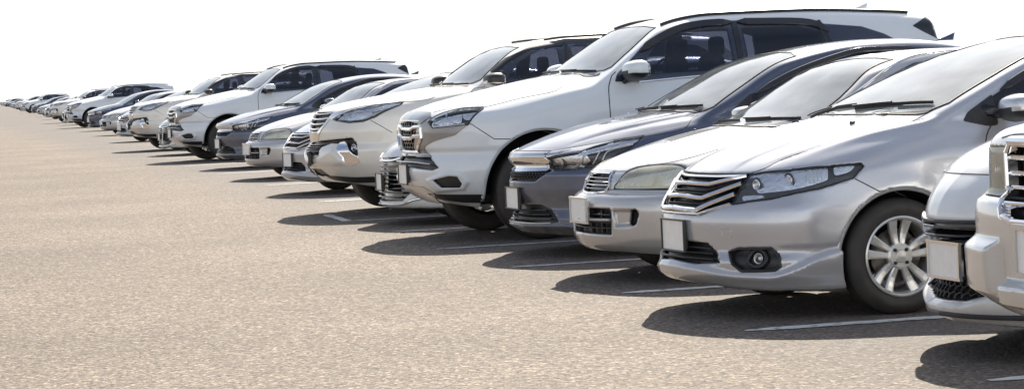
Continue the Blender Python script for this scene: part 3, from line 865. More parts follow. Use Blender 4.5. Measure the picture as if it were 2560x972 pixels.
        nb = 4 if p['H'] < 1.6 else 6; bl = []
        for k in range(nb):
            a = 2 * math.pi * (k + .5) / nb
            V, Q = lathe([(.0095, -.03), (.0095, -.012), (.007, -.008), (0, -.008)], 10)
            bl.append((V + [.047 * math.cos(a), 0, .047 * math.sin(a)], Q))
        V, Q = merge(bl); obj('wheel_nut', lf(V, sg), flip(Q) if sg == 1 else Q, 'black', e)
        V, Q = lathe([(.0, -.085), (r * .68, -.085), (r * .68, -.10), (0.05, -.10)], 40)
        V2, Q2 = superbox((r * .48, -.075, r * .12), (.035, .03, .065), .5, 6)
        V, Q = merge([(V, Q), (V2, Q2)]); obj('brake_disc', lf(V, sg), flip(Q) if sg == 1 else Q, 'steel', e)
        # hub and axle stub behind the disc so that the wheel is carried
        V, Q = lathe([(.0, -.10), (.075, -.10), (.07, -.16), (.035, -.2), (.035, -.42), (0, -.42)], 16)
        obj('axle_stub', lf(V, sg), flip(Q) if sg == 1 else Q, 'under', e)
        return e
    def wheels(self, style, steer=0.0):
        for h in (self.p['hub'], self.p['hub2']):
            for sg in (1, -1): self.wheel(h, sg, style, steer if h is self.p['hub'] else 0.0)

    def mirror(self, pos, size, mats, arm_from, cover=None, stripe=False, yaw=.15):
        """door mirror: shell, cap, glass and arm"""
        s, l, z = pos; a, b, c = size
        def shape(q):
            x, y, w = q
            k = 1 - .25 * max(x, 0) * 0 - .18 * max(-x, 0) ** 2
            return [x * (1 - .12 * y), y * (1 - .10 * max(x, 0)), w * (1 - .14 * y - .0 * x) * (1 - .22 * max(-x, 0)) + .12 * y]
        V, Q = superbox((0, 0, 0), (a, b, c), .62, 12, shape)
        V = V + [s, l, z]
        res = self.emit('door_mirror', V, Q, mats[0], self.root)
        if mats[1] != mats[0]:
            # lower half in the second material
            for o in set(res.values()):
                o.data.materials.append(M[mats[1]])
                for f in o.data.polygons:
                    cz = f.center[2]
                    if cz < z - c * .12: f.material_index = 1
        arm = self.surf_at(arm_from)
        pts = np.array([arm, [(arm[0] + s) / 2, (arm[1] + l - b * .6) / 2, (arm[2] + z - c * .6) / 2], [s, l - b * .55, z - c * .55]])
        V, Q = sweep(resample(pts, .02), np.tile([0, 0, 1.0], (len(resample(pts, .02)), 1)), a * .9, c * .45, round_=True)
        self.emit('mirror_arm', V, Q, mats[1], res)
        # glass on the rear face
        V, Q = superbox((s + a * .88, l, z + c * .05), (.010, b * .66, c * .6), .5, 8)
        self.emit('mirror_glass', V, Q, 'hatch', res)
        return res
    def surf_at(self, q):
        P, N = snap(self.F0, [q]); return P[0]

    def plate(self, l, z, w=.34, h=.15, tilt=0.0, frame='pframe', out=.02, s_at=None, yaw=0.0, mat='plate', fw=.008):
        q = self.surf(l, z); s0 = (q[0] if s_at is None else s_at) - out
        e = []
        c = math.cos(yaw); sn = math.sin(yaw)
        def place(V):
            V = V.copy(); y = V[:, 1].copy(); x = V[:, 0].copy()
            V[:, 0] = s0 + x * c + y * sn + V[:, 2] * tilt; V[:, 1] = l + y * c - x * sn; V[:, 2] += z
            return V
        V, Q = box((0, 0, 0), (.006, w, h))
        pl = self.emit('number_plate', place(V), Q, mat, self.root, 'centre', smooth=False)
        fr = [box((-.004, 0, h / 2), (.016, w + 2 * fw, fw)), box((-.004, 0, -h / 2), (.016, w + 2 * fw, fw)), box((-.004, w / 2, 0), (.015, fw, h)), box((-.004, -w / 2, 0), (.015, fw, h)),
              box((.012, 0, 0), (.02, w * .9, h * .85)), box((.03 , 0, 0), (.035, w * .35, h * .5))]
        V, Q = merge(fr)
        self.emit('plate_frame', place(V), Q, frame, pl, 'centre', smooth=False)

    def wiper(self, pts, mat='black'):
        """arm and blade lying on the windscreen"""
        R = resample(pts, .04); sg = np.where(R[:, 1] < 0, -1.0, 1.0)[:, None] * [0, 1, 0] + [1, 0, 1]
        P, N = snap(self.F0, R * sg, .016); P *= sg; N *= sg
        V, Q = sweep(P, N, .010, .018, round_=False)
        P2 = P + N * .012; k = len(P2) // 2
        V2, Q2 = sweep(P2[:k + 1] + np.array([-.012, 0, 0]), N[:k + 1], .014, .008)
        V, Q = merge([(V, Q), (V2, Q2)])
        self.emit('wiper', V, Q, mat, self.root, 'centre', smooth=False)

    def bowl(self, c, r, depth, par, mode='both', tilt=0.25, name='reflector', bulb=True, mat='bowl', rimw=.006):
        """round lamp looking forward and a little out"""
        prof = [(r + rimw, .004), (r, .0), (r * .9, depth * .35), (r * .65, depth * .7), (r * .3, depth * .95), (0, depth)]
        def turned(prof):
            V, Q = lathe(prof, 24); V = V[:, [1, 0, 2]]     # opening faces -s
            x, y = V[:, 0].copy(), V[:, 1].copy()
            V[:, 0] = x * math.cos(tilt) - y * math.sin(tilt) * -1 * 1; V[:, 1] = y * math.cos(tilt) - x * math.sin(tilt)
            return V + np.array(c), Q
        V, Q = turned(prof)
        o = self.emit(name, V, Q, mat, par, mode)
        if bulb:
            V, Q = superbox(c, (.012, .012, .012), 1.0, 8)
            V, Q = superbox((c[0] + depth * .45, c[1] - .0, c[2]), (r * .42, r * .42, r * .42), 1.0, 10)
            self.emit('bulb', V, Q, 'bulb', par, mode)
        return o

    def fin(self, q, mat):
        s0, z0 = q
        sec = []
        for k in range(9):
            t = k / 8; sec.append([(s0 + .14 * t, 0), .026 * math.sin(math.pi * min(t * .55 + .12, 1)) * (1 - .3 * t), .046 * t ** 1.2 + .004])
        V, Q = [], []
        for (x, y), w, h in sec: V += [(x, -w, z0 - .01), (x + .02, -w * .25, z0 + h), (x + .02, w * .25, z0 + h), (x, w, z0 - .01)]
        for i in range(8):
            for j in range(3): Q.append([i * 4 + j, i * 4 + j + 1, i * 4 + 5 + j, i * 4 + 4 + j])
        Q += [[0, 1, 2, 3], [32, 33, 34, 35]]
        self.emit('roof_antenna', np.array(V), Q, mat, self.root, 'centre')

    def cabin(self, s_dash, z_dash, seat_s, seat_z, wide=.38, steering=1):
        """front seats with headrests, dashboard top and steering wheel behind the windscreen"""
        seats = []
        for sg in (1, -1):
            g = [superbox((seat_s, wide, seat_z - .22), (.07, .20, .25), .45, 8), superbox((seat_s + .05, wide, seat_z + .09), (.04, .12, .085), .5, 8)]
            V, Q = merge(g); self.emit('seat', V, Q, 'seat', self.root, 'near' if sg == 1 else 'far', smooth=True)
        V, Q = superbox((s_dash, 0, z_dash), (.20, .62, .05), .4, 8); self.emit('dashboard', V, Q, 'interior', self.root, 'centre')
        a = np.linspace(0, 2 * math.pi, 25)[:-1]
        P = np.stack([s_dash + .27 + .07 * np.sin(a), wide * steering + .18 * np.cos(a), z_dash + .01 + .17 * np.sin(a)], -1)
        V, Q = sweep(P, np.stack([np.full(24, .9), 0 * a, 0 * a + .3], -1), .022, .022, round_=True, close=True)
        self.emit('steering_wheel', V, Q, 'black', self.root, 'centre')
        V, Q = superbox((seat_s - .52, 0, seat_z + .17), (.02, .11, .03), .5, 8); self.emit('rear_view_mirror', V, Q, 'black', self.root, 'centre')

    def line(self, pts, w=.006, th=None, mode='both', step=.03, parent=None, mat='gap', name='panel_gap', smooth=True):
        par = parent if parent is not None else self.shells[0]
        return self.strip(name, pts, w, .006, mat, off=-.0012, th=th, mode=mode, step=step, parent=par, smooth=smooth)

def cavity(f, s, l, z, p):
    """hollow the cabin and open the windscreen"""
    zc, sc = p['zcab'], p['scab']
    c = np.maximum(np.maximum(f + .045, zc - z), np.maximum(sc - s, s - p['scab2']))
    f2 = smax(f, -c, .01)
    d = sd_poly(l, z, p['glass'])
    o = np.maximum(np.maximum(d, -(f + .12)), s - p['scab2'] * .75)
    f2 = smax(f2, -o, .008)
    for poly in p.get('side_open', ()):
        f2 = smax(f2, -np.maximum(np.maximum(sd_poly(s, z, poly), -(f + .12)), .3 - l), .008)
    return f2
TAP = lambda t: min(1, .25 + t * 8, .25 + (1 - t) * 8)
# ------------------------------------------------------------------ the cars
def trim_common(c, glass, dlo, th_door=None):
    root = c.root

def build_silver(label):
    c = Car('sedan', SILVER, silver_details, 'silver', label)
    c.shell(hood=[(.12, -.1), (.12, .2), (.30, .45), (.42, .485), (.63, .535), (1.0, .59), (1.27, .635), (1.22, .62), (1.10, .33), (1.08, -.1)],
            bumper=[(-.4, 0), (.70, 0), (.66, .45), (.80, .64), (.68, .715), (.3, .75), (-.4, .75)],
            door=[(1.50, .95), (1.43, .8), (1.44, .3), (1.50, .24), (2.45, .24), (2.5, 1.0)])
    B, H, D = c.shells[2], c.shells[1], c.shells[3]
    # lines where the panels meet
    c.line([(.275, .43, .757), (.325, .475, .785), (.41, .483, .823), (.509, .503, .858), (.626, .537, .887), (.80, .565, .94), (1.0, .592, .995), (1.27, .632, 1.05)], .007, parent=H)
    c.line([(0, .757), (.23, .757), (.43, .758)], .009, th=0, mode='centre', parent=H)
    c.line([(.68, .81, .717), (.80, .84, .645)], .006, parent=B, smooth=False)
    c.line([(1.52, .955), (1.47, .90), (1.435, .80), (1.43, .55), (1.435, .32), (1.50, .245)], .007, th=D90, parent=c.shells[0])
    # head lamps
    th = TH
    lamp = c.patch('headlight', SV['lamp'], th, 'lens', off=.001, thick=.004)
    inner = [(.30, .50, .735), (.45, .64, .755), (.70, .775, .772), (.64, .775, .73), (.5, .735, .69), (.33, .62, .65), (.24, .51, .665)]
    c.strip('lamp_seal', SV['lamp'], .005, .005, 'seal', off=.001, parent=lamp, closed=True, smooth=False)
    c.patch('lamp_bezel', SV['lamp'], th, 'housing', off=-.030, thick=.006, parent=lamp)
    c.patch('reflector', [(.235, .475, .742), (.40, .63, .764), (.56, .737, .777), (.56, .752, .716), (.46, .725, .690), (.38, .67, .672), (.255, .53, .655)], th, 'bowl', off=-.014, thick=.006, parent=lamp)
    for q, r in (((.262, .500, .700), .036), ((.385, .630, .716), .040)):
        c.bowl((q[0] - .004, q[1] + .006, q[2]), r, .03, lamp, name='projector', mat='housing', rimw=.004)
        c.bowl((q[0] - .010, q[1] + .012, q[2]), r * .72, .02, lamp, name='projector', mat='bowl', rimw=.003)
    for k in range(5): c.strip('lamp_flute', [(.455 + k * .018, .690 + k * .0085, .765 + k * .002), (.450 + k * .018, .705 + k * .010, .700 + k * .004)], .005, .006, 'bulb', off=-.010, parent=lamp)
    c.patch('reflector', [(.585, .748, .779), (.70, .782, .784), (.665, .785, .752), (.59, .765, .735)], th, 'bowl', off=-.010, thick=.006, parent=lamp)
    c.patch('lamp_bezel', [(.18, .445, .648), (.25, .53, .650), (.38, .66, .668), (.55, .765, .700), (.66, .80, .722), (.5, .757, .683), (.29, .615, .636), (.15, .445, .610)], th, 'housing', off=-.008, thick=.008, parent=lamp)
    c.patch('position_lamp', [(.20, .46, .643), (.265, .56, .648), (.28, .575, .636), (.19, .475, .618)], th, 'bowl', off=-.006, thick=.006, parent=lamp)
    # grille
    g = c.patch('grille', SV['grille'], 0, 'black', off=-.045, thick=.01, mode='centre')
    bars = []
    for pts, h, d in (([(0, .742), (.22, .742), (.42, .748)], .016, .02), ([(0, .703), (.22, .700), (.43, .742)], .024, .03), ([(0, .640), (.22, .630), (.435, .705)], .026, .034), ([(0, .575), (.22, .567), (.425, .652)], .028, .036), ([(0, .553), (.235, .549), (.43, .603)], .012, .03)):
        c.strip('chrome_bar', pts, h, d, 'chrome', off=.000 if h > .02 else -.004, th=0, mode='centre', parent=g, smooth=False)
    for zz in (.725, .678, .663, .61, .598, .56):
        c.strip('grille_slat', [(0, zz), (.20, zz - .004), (.41 if zz > .6 else .3, zz + .045 if zz < .7 else zz + .01)], .006, .02, 'black', off=-.02, th=0, mode='centre', parent=g, smooth=False)
    # intake, fog lamps, plate
    a = c.patch('lower_intake', SV['intake'], 0, 'black', off=-.048, thick=.01, mode='centre')
    for zz in (.375, .348, .322): c.strip('intake_slat', [(0, zz), (.2, zz - .002), (.36 - (zz - .32) * .7, zz - .006)], .009, .03, 'black', off=-.012, th=0, mode='centre', parent=a)
    fg = c.patch('fog_lamp_surround', SV['fog'], th, 'black', off=-.028, thick=.012)
    c.strip('surround_edge', SV['fog'], .014, .016, 'black', off=.0, parent=fg, closed=True, smooth=False)
    a_ = np.linspace(0, 2 * math.pi, 17)[:-1]
    cx = (.20, .592, .322)
    c.strip('fog_lamp_ring', [(cx[0] + math.cos(t) * .055 * .7, cx[1] + math.cos(t) * .055 * .75, cx[2] + math.sin(t) * .045) for t in a_], .024, .02, 'black', off=-.012, parent=fg, closed=True, round_=True)
    q = c.surf_at(cx); c.bowl((q[0] + .012, q[1] - .004, q[2]), .027, .03, fg, name='fog_lamp', tilt=.5, rimw=.001, mat='housing_l')
    c.plate(.01, .432, .30, .165, out=.006)
    c.strip('towing_cover', round_poly([(.095, .392, .476), (.128, .457, .479), (.131, .456, .424), (.107, .405, .424)], .02), .003, .002, 'satin', off=0, parent=B, closed=True, mode='near')
    # glass
    w = c.patch('windscreen', [(0, 1.033), (.33, 1.033), (.61, 1.043), (.655, 1.080), (.60, 1.22), (.55, 1.31), (.50, 1.408), (.3, 1.421), (0, 1.424)], 0, 'pane', off=.003, thick=.005, mode='centre', step=.05)
    c.strip('glass_seal', both_([(0, 1.031), (.33, 1.031), (.61, 1.041), (.657, 1.080), (.602, 1.22), (.552, 1.31), (.502, 1.412), (.3, 1.424), (0, 1.427)]), .014, .008, 'seal', off=.002, th=0, mode='near', closed=True, smooth=False, parent=w)
    sw = c.patch('side_window', [(1.50, 1.0), (1.47, 1.055), (1.56, 1.108), (1.85, 1.235), (2.15, 1.34), (2.5, 1.39), (3.0, 1.39), (3.4, 1.33), (3.72, 1.2), (3.70, 1.10), (2.5, 1.03)], D90, 'tint_dark', off=.006, step=.05)
    c.patch('window_corner_trim', [(1.36, .985), (1.395, 1.032), (1.47, 1.072), (1.56, 1.118), (1.56, .955), (1.50, .952)], D90, 'black', off=.006, step=.04)
    c.strip('door_visor', [(1.62, 1.135), (1.85, 1.235), (2.15, 1.345), (2.45, 1.395)], .045, .020, 'visor', off=.008, th=D90, parent=sw, taper=TAP)
    c.strip('window_seal', [(1.56, 1.0), (2.5, 1.025), (3.72, 1.095)], .02, .012, 'seal', off=.004, th=D90, parent=sw)
    c.mirror((1.60, .925, 1.045), (.085, .115, .072), ('silver', 'black'), (1.56, .74, 1.0))
    c.wiper([(1.135, -.02, 1.03), (1.19, .2, 1.055), (1.27, .50, 1.075), (1.29, .57, 1.075)])
    c.wiper([(1.14, -.62, 1.03), (1.16, -.42, 1.05), (1.18, -.1, 1.07)])
    for sg in (1, -1):
        V, Q = superbox((.93, .07 * sg + .25 * (sg == 1) - .25 * (sg == -1), .995), (.018, .010, .008), .8, 6); c.emit('washer_nozzle', V, Q, 'black', H, 'centre')
    c.strip('cowl_panel', [(1.12, .0, 1.02), (1.14, .33, 1.022), (1.2, .56, 1.03), (1.24, .61, 1.04)], .035, .008, 'gap', off=.001, mode='centre')
    c.cabin(1.50, .92, 2.42, 1.12)
    c.wheels((5, .20, 'twin'), steer=-.03)
    return c.root

def grid_mesh(c, name, half, rows, cols, par, off=-.02, w=.006, d=.014, mat='gloss', th=0):
    """honeycomb behind the grille opening: staggered zigzag ribs, one mesh"""
    xs = [q[0] for q in half]; zs = [q[1] for q in half]; x1, z0, z1 = max(xs), min(zs), max(zs)
    poly = both_(half); g = []; runs = []
    dz = (z1 - z0) / rows; dx = 2 * x1 / cols
    for r in range(rows + 1):
        seg = []
        for k in range(cols * 2 + 1):
            u = -x1 + k * dx / 2; v = z0 + r * dz + (dz * .22 if (k + r) % 2 else -dz * .22)
            seg.append((u, v))
        run = []
        def flush(run):
            if len(run) > 1: runs.append(run)
        for q in seg:
            if sd_poly(np.array([q[0]]), np.array([q[1]]), poly)[0] < -.004: run.append(q)
            else: flush(run); run = []
        flush(run)
        for k in range(cols * 2 + 1):
            if (k + r) % 2:
                u = -x1 + k * dx / 2; a = (u, z0 + r * dz + dz * .22); b = (u, z0 + (r + 1) * dz - dz * .22)
                if all(sd_poly(np.array([q[0]]), np.array([q[1]]), poly)[0] < -.004 for q in (a, b)): flush([a, b])
    if runs:
        R = np.array([q for r_ in runs for q in r_]); PP, _ = cast(c.F0, R[:, 0], R[:, 1], th, off); k = 0
        for r_ in runs:
            g.append(sweep(PP[k:k + len(r_)], np.tile([-1.0, 0, 0], (len(r_), 1)), w, d)); k += len(r_)
        V, Q = merge(g); c.emit(name, V, Q, mat, par, 'centre', smooth=False)

def glazing(c, ws_, dlo, split, visor=None, seal_line=None, glass_seal=.014):
    w = c.patch('windscreen', ws_, 0, 'pane', off=.003, thick=.005, mode='centre', step=.05)
    o = [(u * 1.004, v + (.002 if v > 1.1 else -.002)) for u, v in ws_]
    c.strip('glass_seal', both_(o), glass_seal, .008, 'seal', off=.002, th=0, mode='near', closed=True, smooth=False, parent=w)
    sw = c.patch('side_window', dlo, D90, 'tint' if 'side_open' in c.p else 'tint_dark', off=.009, step=.05)
    for v in (visor or []): c.strip('door_visor', v[0], v[1], .018, 'visor', off=.016, th=D90, parent=sw, taper=TAP)
    if seal_line: c.strip('window_seal', seal_line[0], .016, .012, seal_line[1], off=.006, th=D90, parent=sw)
    if split: c.strip('door_pillar', split, .035, .006, 'gloss', off=.011, th=D90, parent=sw, smooth=False)
    return w, sw

def build_beige(label):
    c = Car('sedan', BEIGE, beige_details, 'beige', label)
    c.shell(hood=[(.12, -.1), (.15, .2), (.20, .30), (.26, .34), (.365, .51), (.7, .60), (1.2, .66), (1.15, .46), (1.15, -.1)],
            bumper=[(-.4, 0), (.55, 0), (.52, .45), (.48, .583), (.3, .585), (.12, .583), (.0, .557), (-.4, .557)],
            door=[(1.48, .93), (1.40, .8), (1.38, .3), (1.45, .24), (2.35, .24), (2.4, .98)])
    B, H = c.shells[2], c.shells[1]
    c.line([(.195, .301, .695), (.253, .338, .722), (.365, .51, .742), (.50, .60, .77), (.7, .635, .81), (1.0, .655, .87), (1.25, .67, .92)], .006, parent=H)
    c.line([(0, .694), (.19, .694), (.30, .696)], .007, th=0, mode='centre', parent=H)
    c.line([(0, .556), (.10, .560), (.20, .580), (.27, .583)], .006, th=0, mode='centre', parent=B)
    c.line([(.12, .274, .583), (.25, .56, .581), (.37, .722, .581), (.50, .80, .582)], .006, parent=B)
    c.line([(1.50, .93), (1.42, .84), (1.39, .6), (1.39, .32), (1.45, .25)], .007, th=D90)
    th = TH
    lamp = c.patch('headlight', BE['lamp'], th, 'lens_old', off=.001, thick=.004, rnd=.03)
    c.strip('lamp_seal', BE['lamp'], .005, .006, 'gap', off=.000, parent=lamp, closed=True, smooth=True)
    c.patch('lamp_bezel', BE['lamp'], th, 'housing_l', off=-.030, thick=.006, parent=lamp, rnd=.03)
    c.patch('reflector', [(.15, .315, .605), (.17, .32, .66), (.225, .345, .695), (.31, .47, .71), (.325, .53, .66), (.285, .54, .605)], th, 'bowl', off=-.016, thick=.006, parent=lamp)
    c.patch('reflector', [(.335, .50, .712), (.40, .61, .715), (.425, .69, .695), (.415, .72, .615), (.33, .62, .602), (.335, .57, .65)], th, 'bowl', off=-.010, thick=.006, parent=lamp)
    c.bowl((.285, .49, .655), .035, .03, lamp)
    c.patch('indicator', [(.40, .69, .70), (.425, .715, .68), (.405, .735, .61), (.37, .70, .61)], th, 'amber', off=-.03, thick=.006, parent=lamp)
    g = c.patch('grille', BE['grille'], 0, 'black', off=-.035, thick=.01, mode='centre')
    c.strip('chrome_surround', both_(BE['grille']), .014, .026, 'chrome', off=-.002, th=0, mode='near', parent=g, closed=True, smooth=False)
    c.strip('chrome_surround', [(0, .679), (.175, .679)], .016, .03, 'chrome', off=.0, th=0, mode='centre', parent=g, smooth=False)
    for zz, x in ((.655, .18), (.632, .193), (.609, .205), (.586, .18)):
        c.strip('chrome_bar', [(0, zz), (x, zz)], .006, .016, 'chrome', off=-.008, th=0, mode='centre', parent=g)
    a = c.patch('lower_intake', BE['intake'], 0, 'black', off=-.055, thick=.01, mode='centre')
    for zz in (.43, .38, .345): c.strip('intake_slat', [(0, zz), (.34, zz)], .010, .03, 'black', off=-.025, th=0, mode='centre', parent=a)
    c.strip('intake_slat', [(0, .398), (.2, .398), (.345, .398)], .016, .05, 'beige', off=-.012, th=0, mode='centre', parent=a)
    for x in (.12, .24): c.strip('intake_slat', [(x, .31), (x, .46)], .010, .03, 'black', off=-.03, th=0, parent=a)
    c.plate(.0, .452, .29, .155, out=.008, frame='satin', fw=.012)
    wsn = [(0, .945), (.47, .935), (.60, .947), (.645, .985), (.60, 1.10), (.50, 1.24), (.43, 1.325), (.2, 1.338), (0, 1.342)]
    w, sw = glazing(c, wsn, [(1.47, .99), (1.50, 1.02), (1.657, 1.085), (1.913, 1.225), (2.113, 1.30), (2.391, 1.33), (2.8, 1.328), (3.1, 1.26), (3.36, 1.12), (3.3, 1.04), (2.4, 1.0)], [(2.30, 1.0), (2.35, 1.32)],
        seal_line=([(1.45, .975), (2.4, .99), (3.3, 1.03)], 'seal'))
    c.strip('drip_rail', [(1.50, 1.055), (1.657, 1.125), (1.913, 1.262), (2.113, 1.332), (2.391, 1.362), (2.8, 1.36)], .016, .016, 'chrome', off=.004, th=D90, parent=sw)
    c.mirror((1.55, .89, .985), (.08, .11, .065), ('beige', 'black'), (1.52, .72, .95))
    c.wiper([(1.17, .0, .95), (1.2, .2, .975), (1.27, .46, .985), (1.30, .55, .985)]); c.wiper([(1.2, -.6, .95), (1.18, -.4, .97), (1.16, -.1, .99)])
    for l_ in (.16, -.44):
        V, Q = superbox((.985, l_, .912), (.014, .008, .010), .8, 6); c.emit('washer_nozzle', V, Q, 'black', H, 'centre')
    c.strip('cowl_panel', [(1.15, .0, .935), (1.16, .33, .935), (1.22, .56, .94), (1.28, .63, .95)], .035, .008, 'gap', off=.001, mode='centre')
    c.cabin(1.52, .88, 2.30, 1.06)
    c.wheels((6, .2, 'one'))
    return c.root

def build_gray(label):
    c = Car('sedan', GRAY, gray_details, 'gray', label)
    c.shell(hood=[(.0, -.1), (.0, .1), (.149, .43), (.516, .72), (1.001, .795), (1.10, .76), (1.16, .69), (1.24, .66), (1.18, .3), (1.15, -.1)],
            bumper=[(-.4, 0), (.60, 0), (.57, .45), (.64, .70), (.62, .775), (.39, .65), (.2, .635), (.1, .63), (-.4, .63)],
            door=[(1.60, .97), (1.46, .93), (1.44, .8), (1.45, .3), (1.52, .24), (2.5, .24), (2.55, 1.02)])
    B, H = c.shells[2], c.shells[1]
    c.line([(.149, .422, .776), (.33, .60, .808), (.516, .713, .834), (.75, .765, .853), (1.001, .789, .881), (1.096, .756, .919), (1.158, .689, .959), (1.22, .66, .99)], .007, parent=H)
    c.line([(0, .776), (.2, .776), (.42, .776)], .007, th=0, mode='centre', parent=H)
    c.line([(.62, .82, .772), (.66, .84, .70), (.60, .855, .62)], .006, parent=B)
    c.line([(1.62, .968), (1.50, .955), (1.46, .90), (1.45, .6), (1.46, .32), (1.52, .25)], .007, th=D90)
    th = TH
    lamp = c.patch('headlight', GY['lamp'], th, 'lens', off=.001, thick=.004)
    c.strip('lamp_seal', GY['lamp'], .004, .005, 'seal', off=.0, parent=lamp, closed=True, smooth=False)
    c.patch('reflector', [(.145, .45, .715), (.21, .55, .73), (.34, .68, .755), (.36, .715, .70), (.30, .66, .655), (.19, .53, .65)], th, 'bowl', off=-.022, thick=.006, parent=lamp); c.bowl((.20, .515, .686), .032, .03, lamp, name='projector', mat='housing'); c.bowl((.285, .61, .700), .034, .03, lamp, name='projector', mat='housing_l')
    c.patch('lamp_bezel', [(.15, .43, .70), (.20, .54, .72), (.60, .76, .80), (.64, .80, .78), (.386, .735, .66), (.21, .54, .645)], th, 'housing', off=-.032, thick=.006, parent=lamp)
    c.patch('reflector', [(.30, .64, .752), (.534, .722, .815), (.72, .768, .842), (.69, .785, .822), (.52, .74, .785), (.34, .67, .74)], th, 'bowl', off=-.010, thick=.01, parent=lamp)
    for q in ([(.345, .665, .735), (.315, .66, .70), (.30, .655, .665)], [(.43, .735, .755), (.40, .73, .71), (.37, .725, .672)], [(.66, .785, .80), (.53, .77, .775), (.47, .755, .745), (.44, .75, .70)]):
        c.strip('light_bar', q, .010, .012, 'bulb', off=-.012, parent=lamp)
    # chrome wing
    cb = c.patch('chrome_bar', GY['bar'], 0, 'chrome', off=.010, thick=.014, mode='centre', rnd=.01)
    c.patch('chrome_bar', [(0, .770), (.418, .770), (.41, .733), (0, .733)], 0, 'satin', off=.004, thick=.01, mode='centre', rnd=.004, parent=cb)
    c.patch('chrome_wing', [(.118, .418, .733), (.15, .425, .772), (.33, .60, .803), (.516, .716, .832), (.40, .69, .80), (.30, .665, .775)], th, 'satin', off=.006, thick=.01, parent={1: cb, -1: cb})
    c.strip('chrome_wing', [(.12, .42, .729), (.303, .671, .773), (.534, .727, .828)], .007, .010, 'chrome', off=.004, parent={1: cb, -1: cb}, smooth=False)
    g = c.patch('grille', GY['mesh'], 0, 'black', off=-.045, thick=.01, mode='centre')
    grid_mesh(c, 'honeycomb_mesh', GY['mesh'], 4, 26, g)
    a = c.patch('lower_intake', GY['intake'], 0, 'black', off=-.05, thick=.01, mode='centre')
    for zz, x in ((.345, .36), (.315, .42), (.285, .45)): c.strip('intake_slat', [(0, zz), (x * .6, zz), (x, zz + .003)], .008, .03, 'gloss', off=-.018, th=0, mode='centre', parent=a)
    c.strip('bumper_lip', [(0, .249), (.30, .246), (.46, .252)], .010, .022, 'satin', off=.004, th=0, mode='centre', parent=B)
    c.plate(-.01, .430, .31, .155, out=.024, frame='pframe', fw=.007)
    wsn = [(0, 1.03), (.4, 1.02), (.66, 1.022), (.69, 1.045), (.63, 1.17), (.57, 1.29), (.51, 1.385), (.3, 1.41), (0, 1.42)]
    dlo = [(1.62, .99), (1.61, 1.11), (2.0, 1.278), (2.45, 1.402), (2.9, 1.425), (3.3, 1.38), (3.72, 1.22), (3.68, 1.12), (2.5, 1.03)]
    w, sw = glazing(c, wsn, dlo, None, visor=[([(1.64, 1.118), (2.012, 1.268), (2.452, 1.384), (2.70, 1.405), (3.1, 1.395)], .046)], seal_line=([(1.60, .985), (2.5, 1.022), (3.7, 1.11)], 'seal'))
    c.patch('window_corner_trim', [(1.434, .985), (1.45, 1.02), (1.605, 1.126), (1.66, 1.13), (1.63, .975), (1.50, .965)], D90, 'black', off=.006, step=.04)
    c.mirror((1.70, .95, 1.055), (.085, .115, .068), ('gray', 'black'), (1.62, .765, 1.0))
    c.wiper([(1.17, .05, 1.02), (1.2, .25, 1.045), (1.27, .52, 1.055), (1.29, .58, 1.055)]); c.wiper([(1.2, -.55, 1.02), (1.17, -.35, 1.04), (1.17, -.05, 1.06)])
    c.strip('cowl_panel', [(1.15, .0, 1.012), (1.17, .33, 1.012), (1.23, .56, 1.015), (1.29, .66, 1.02)], .035, .008, 'gap', off=.001, mode='centre')
    c.fin((3.50, 1.475), 'gray')
    c.cabin(1.55, .93, 2.48, 1.13)
    c.wheels((5, .2, 'one'))
    return c.root

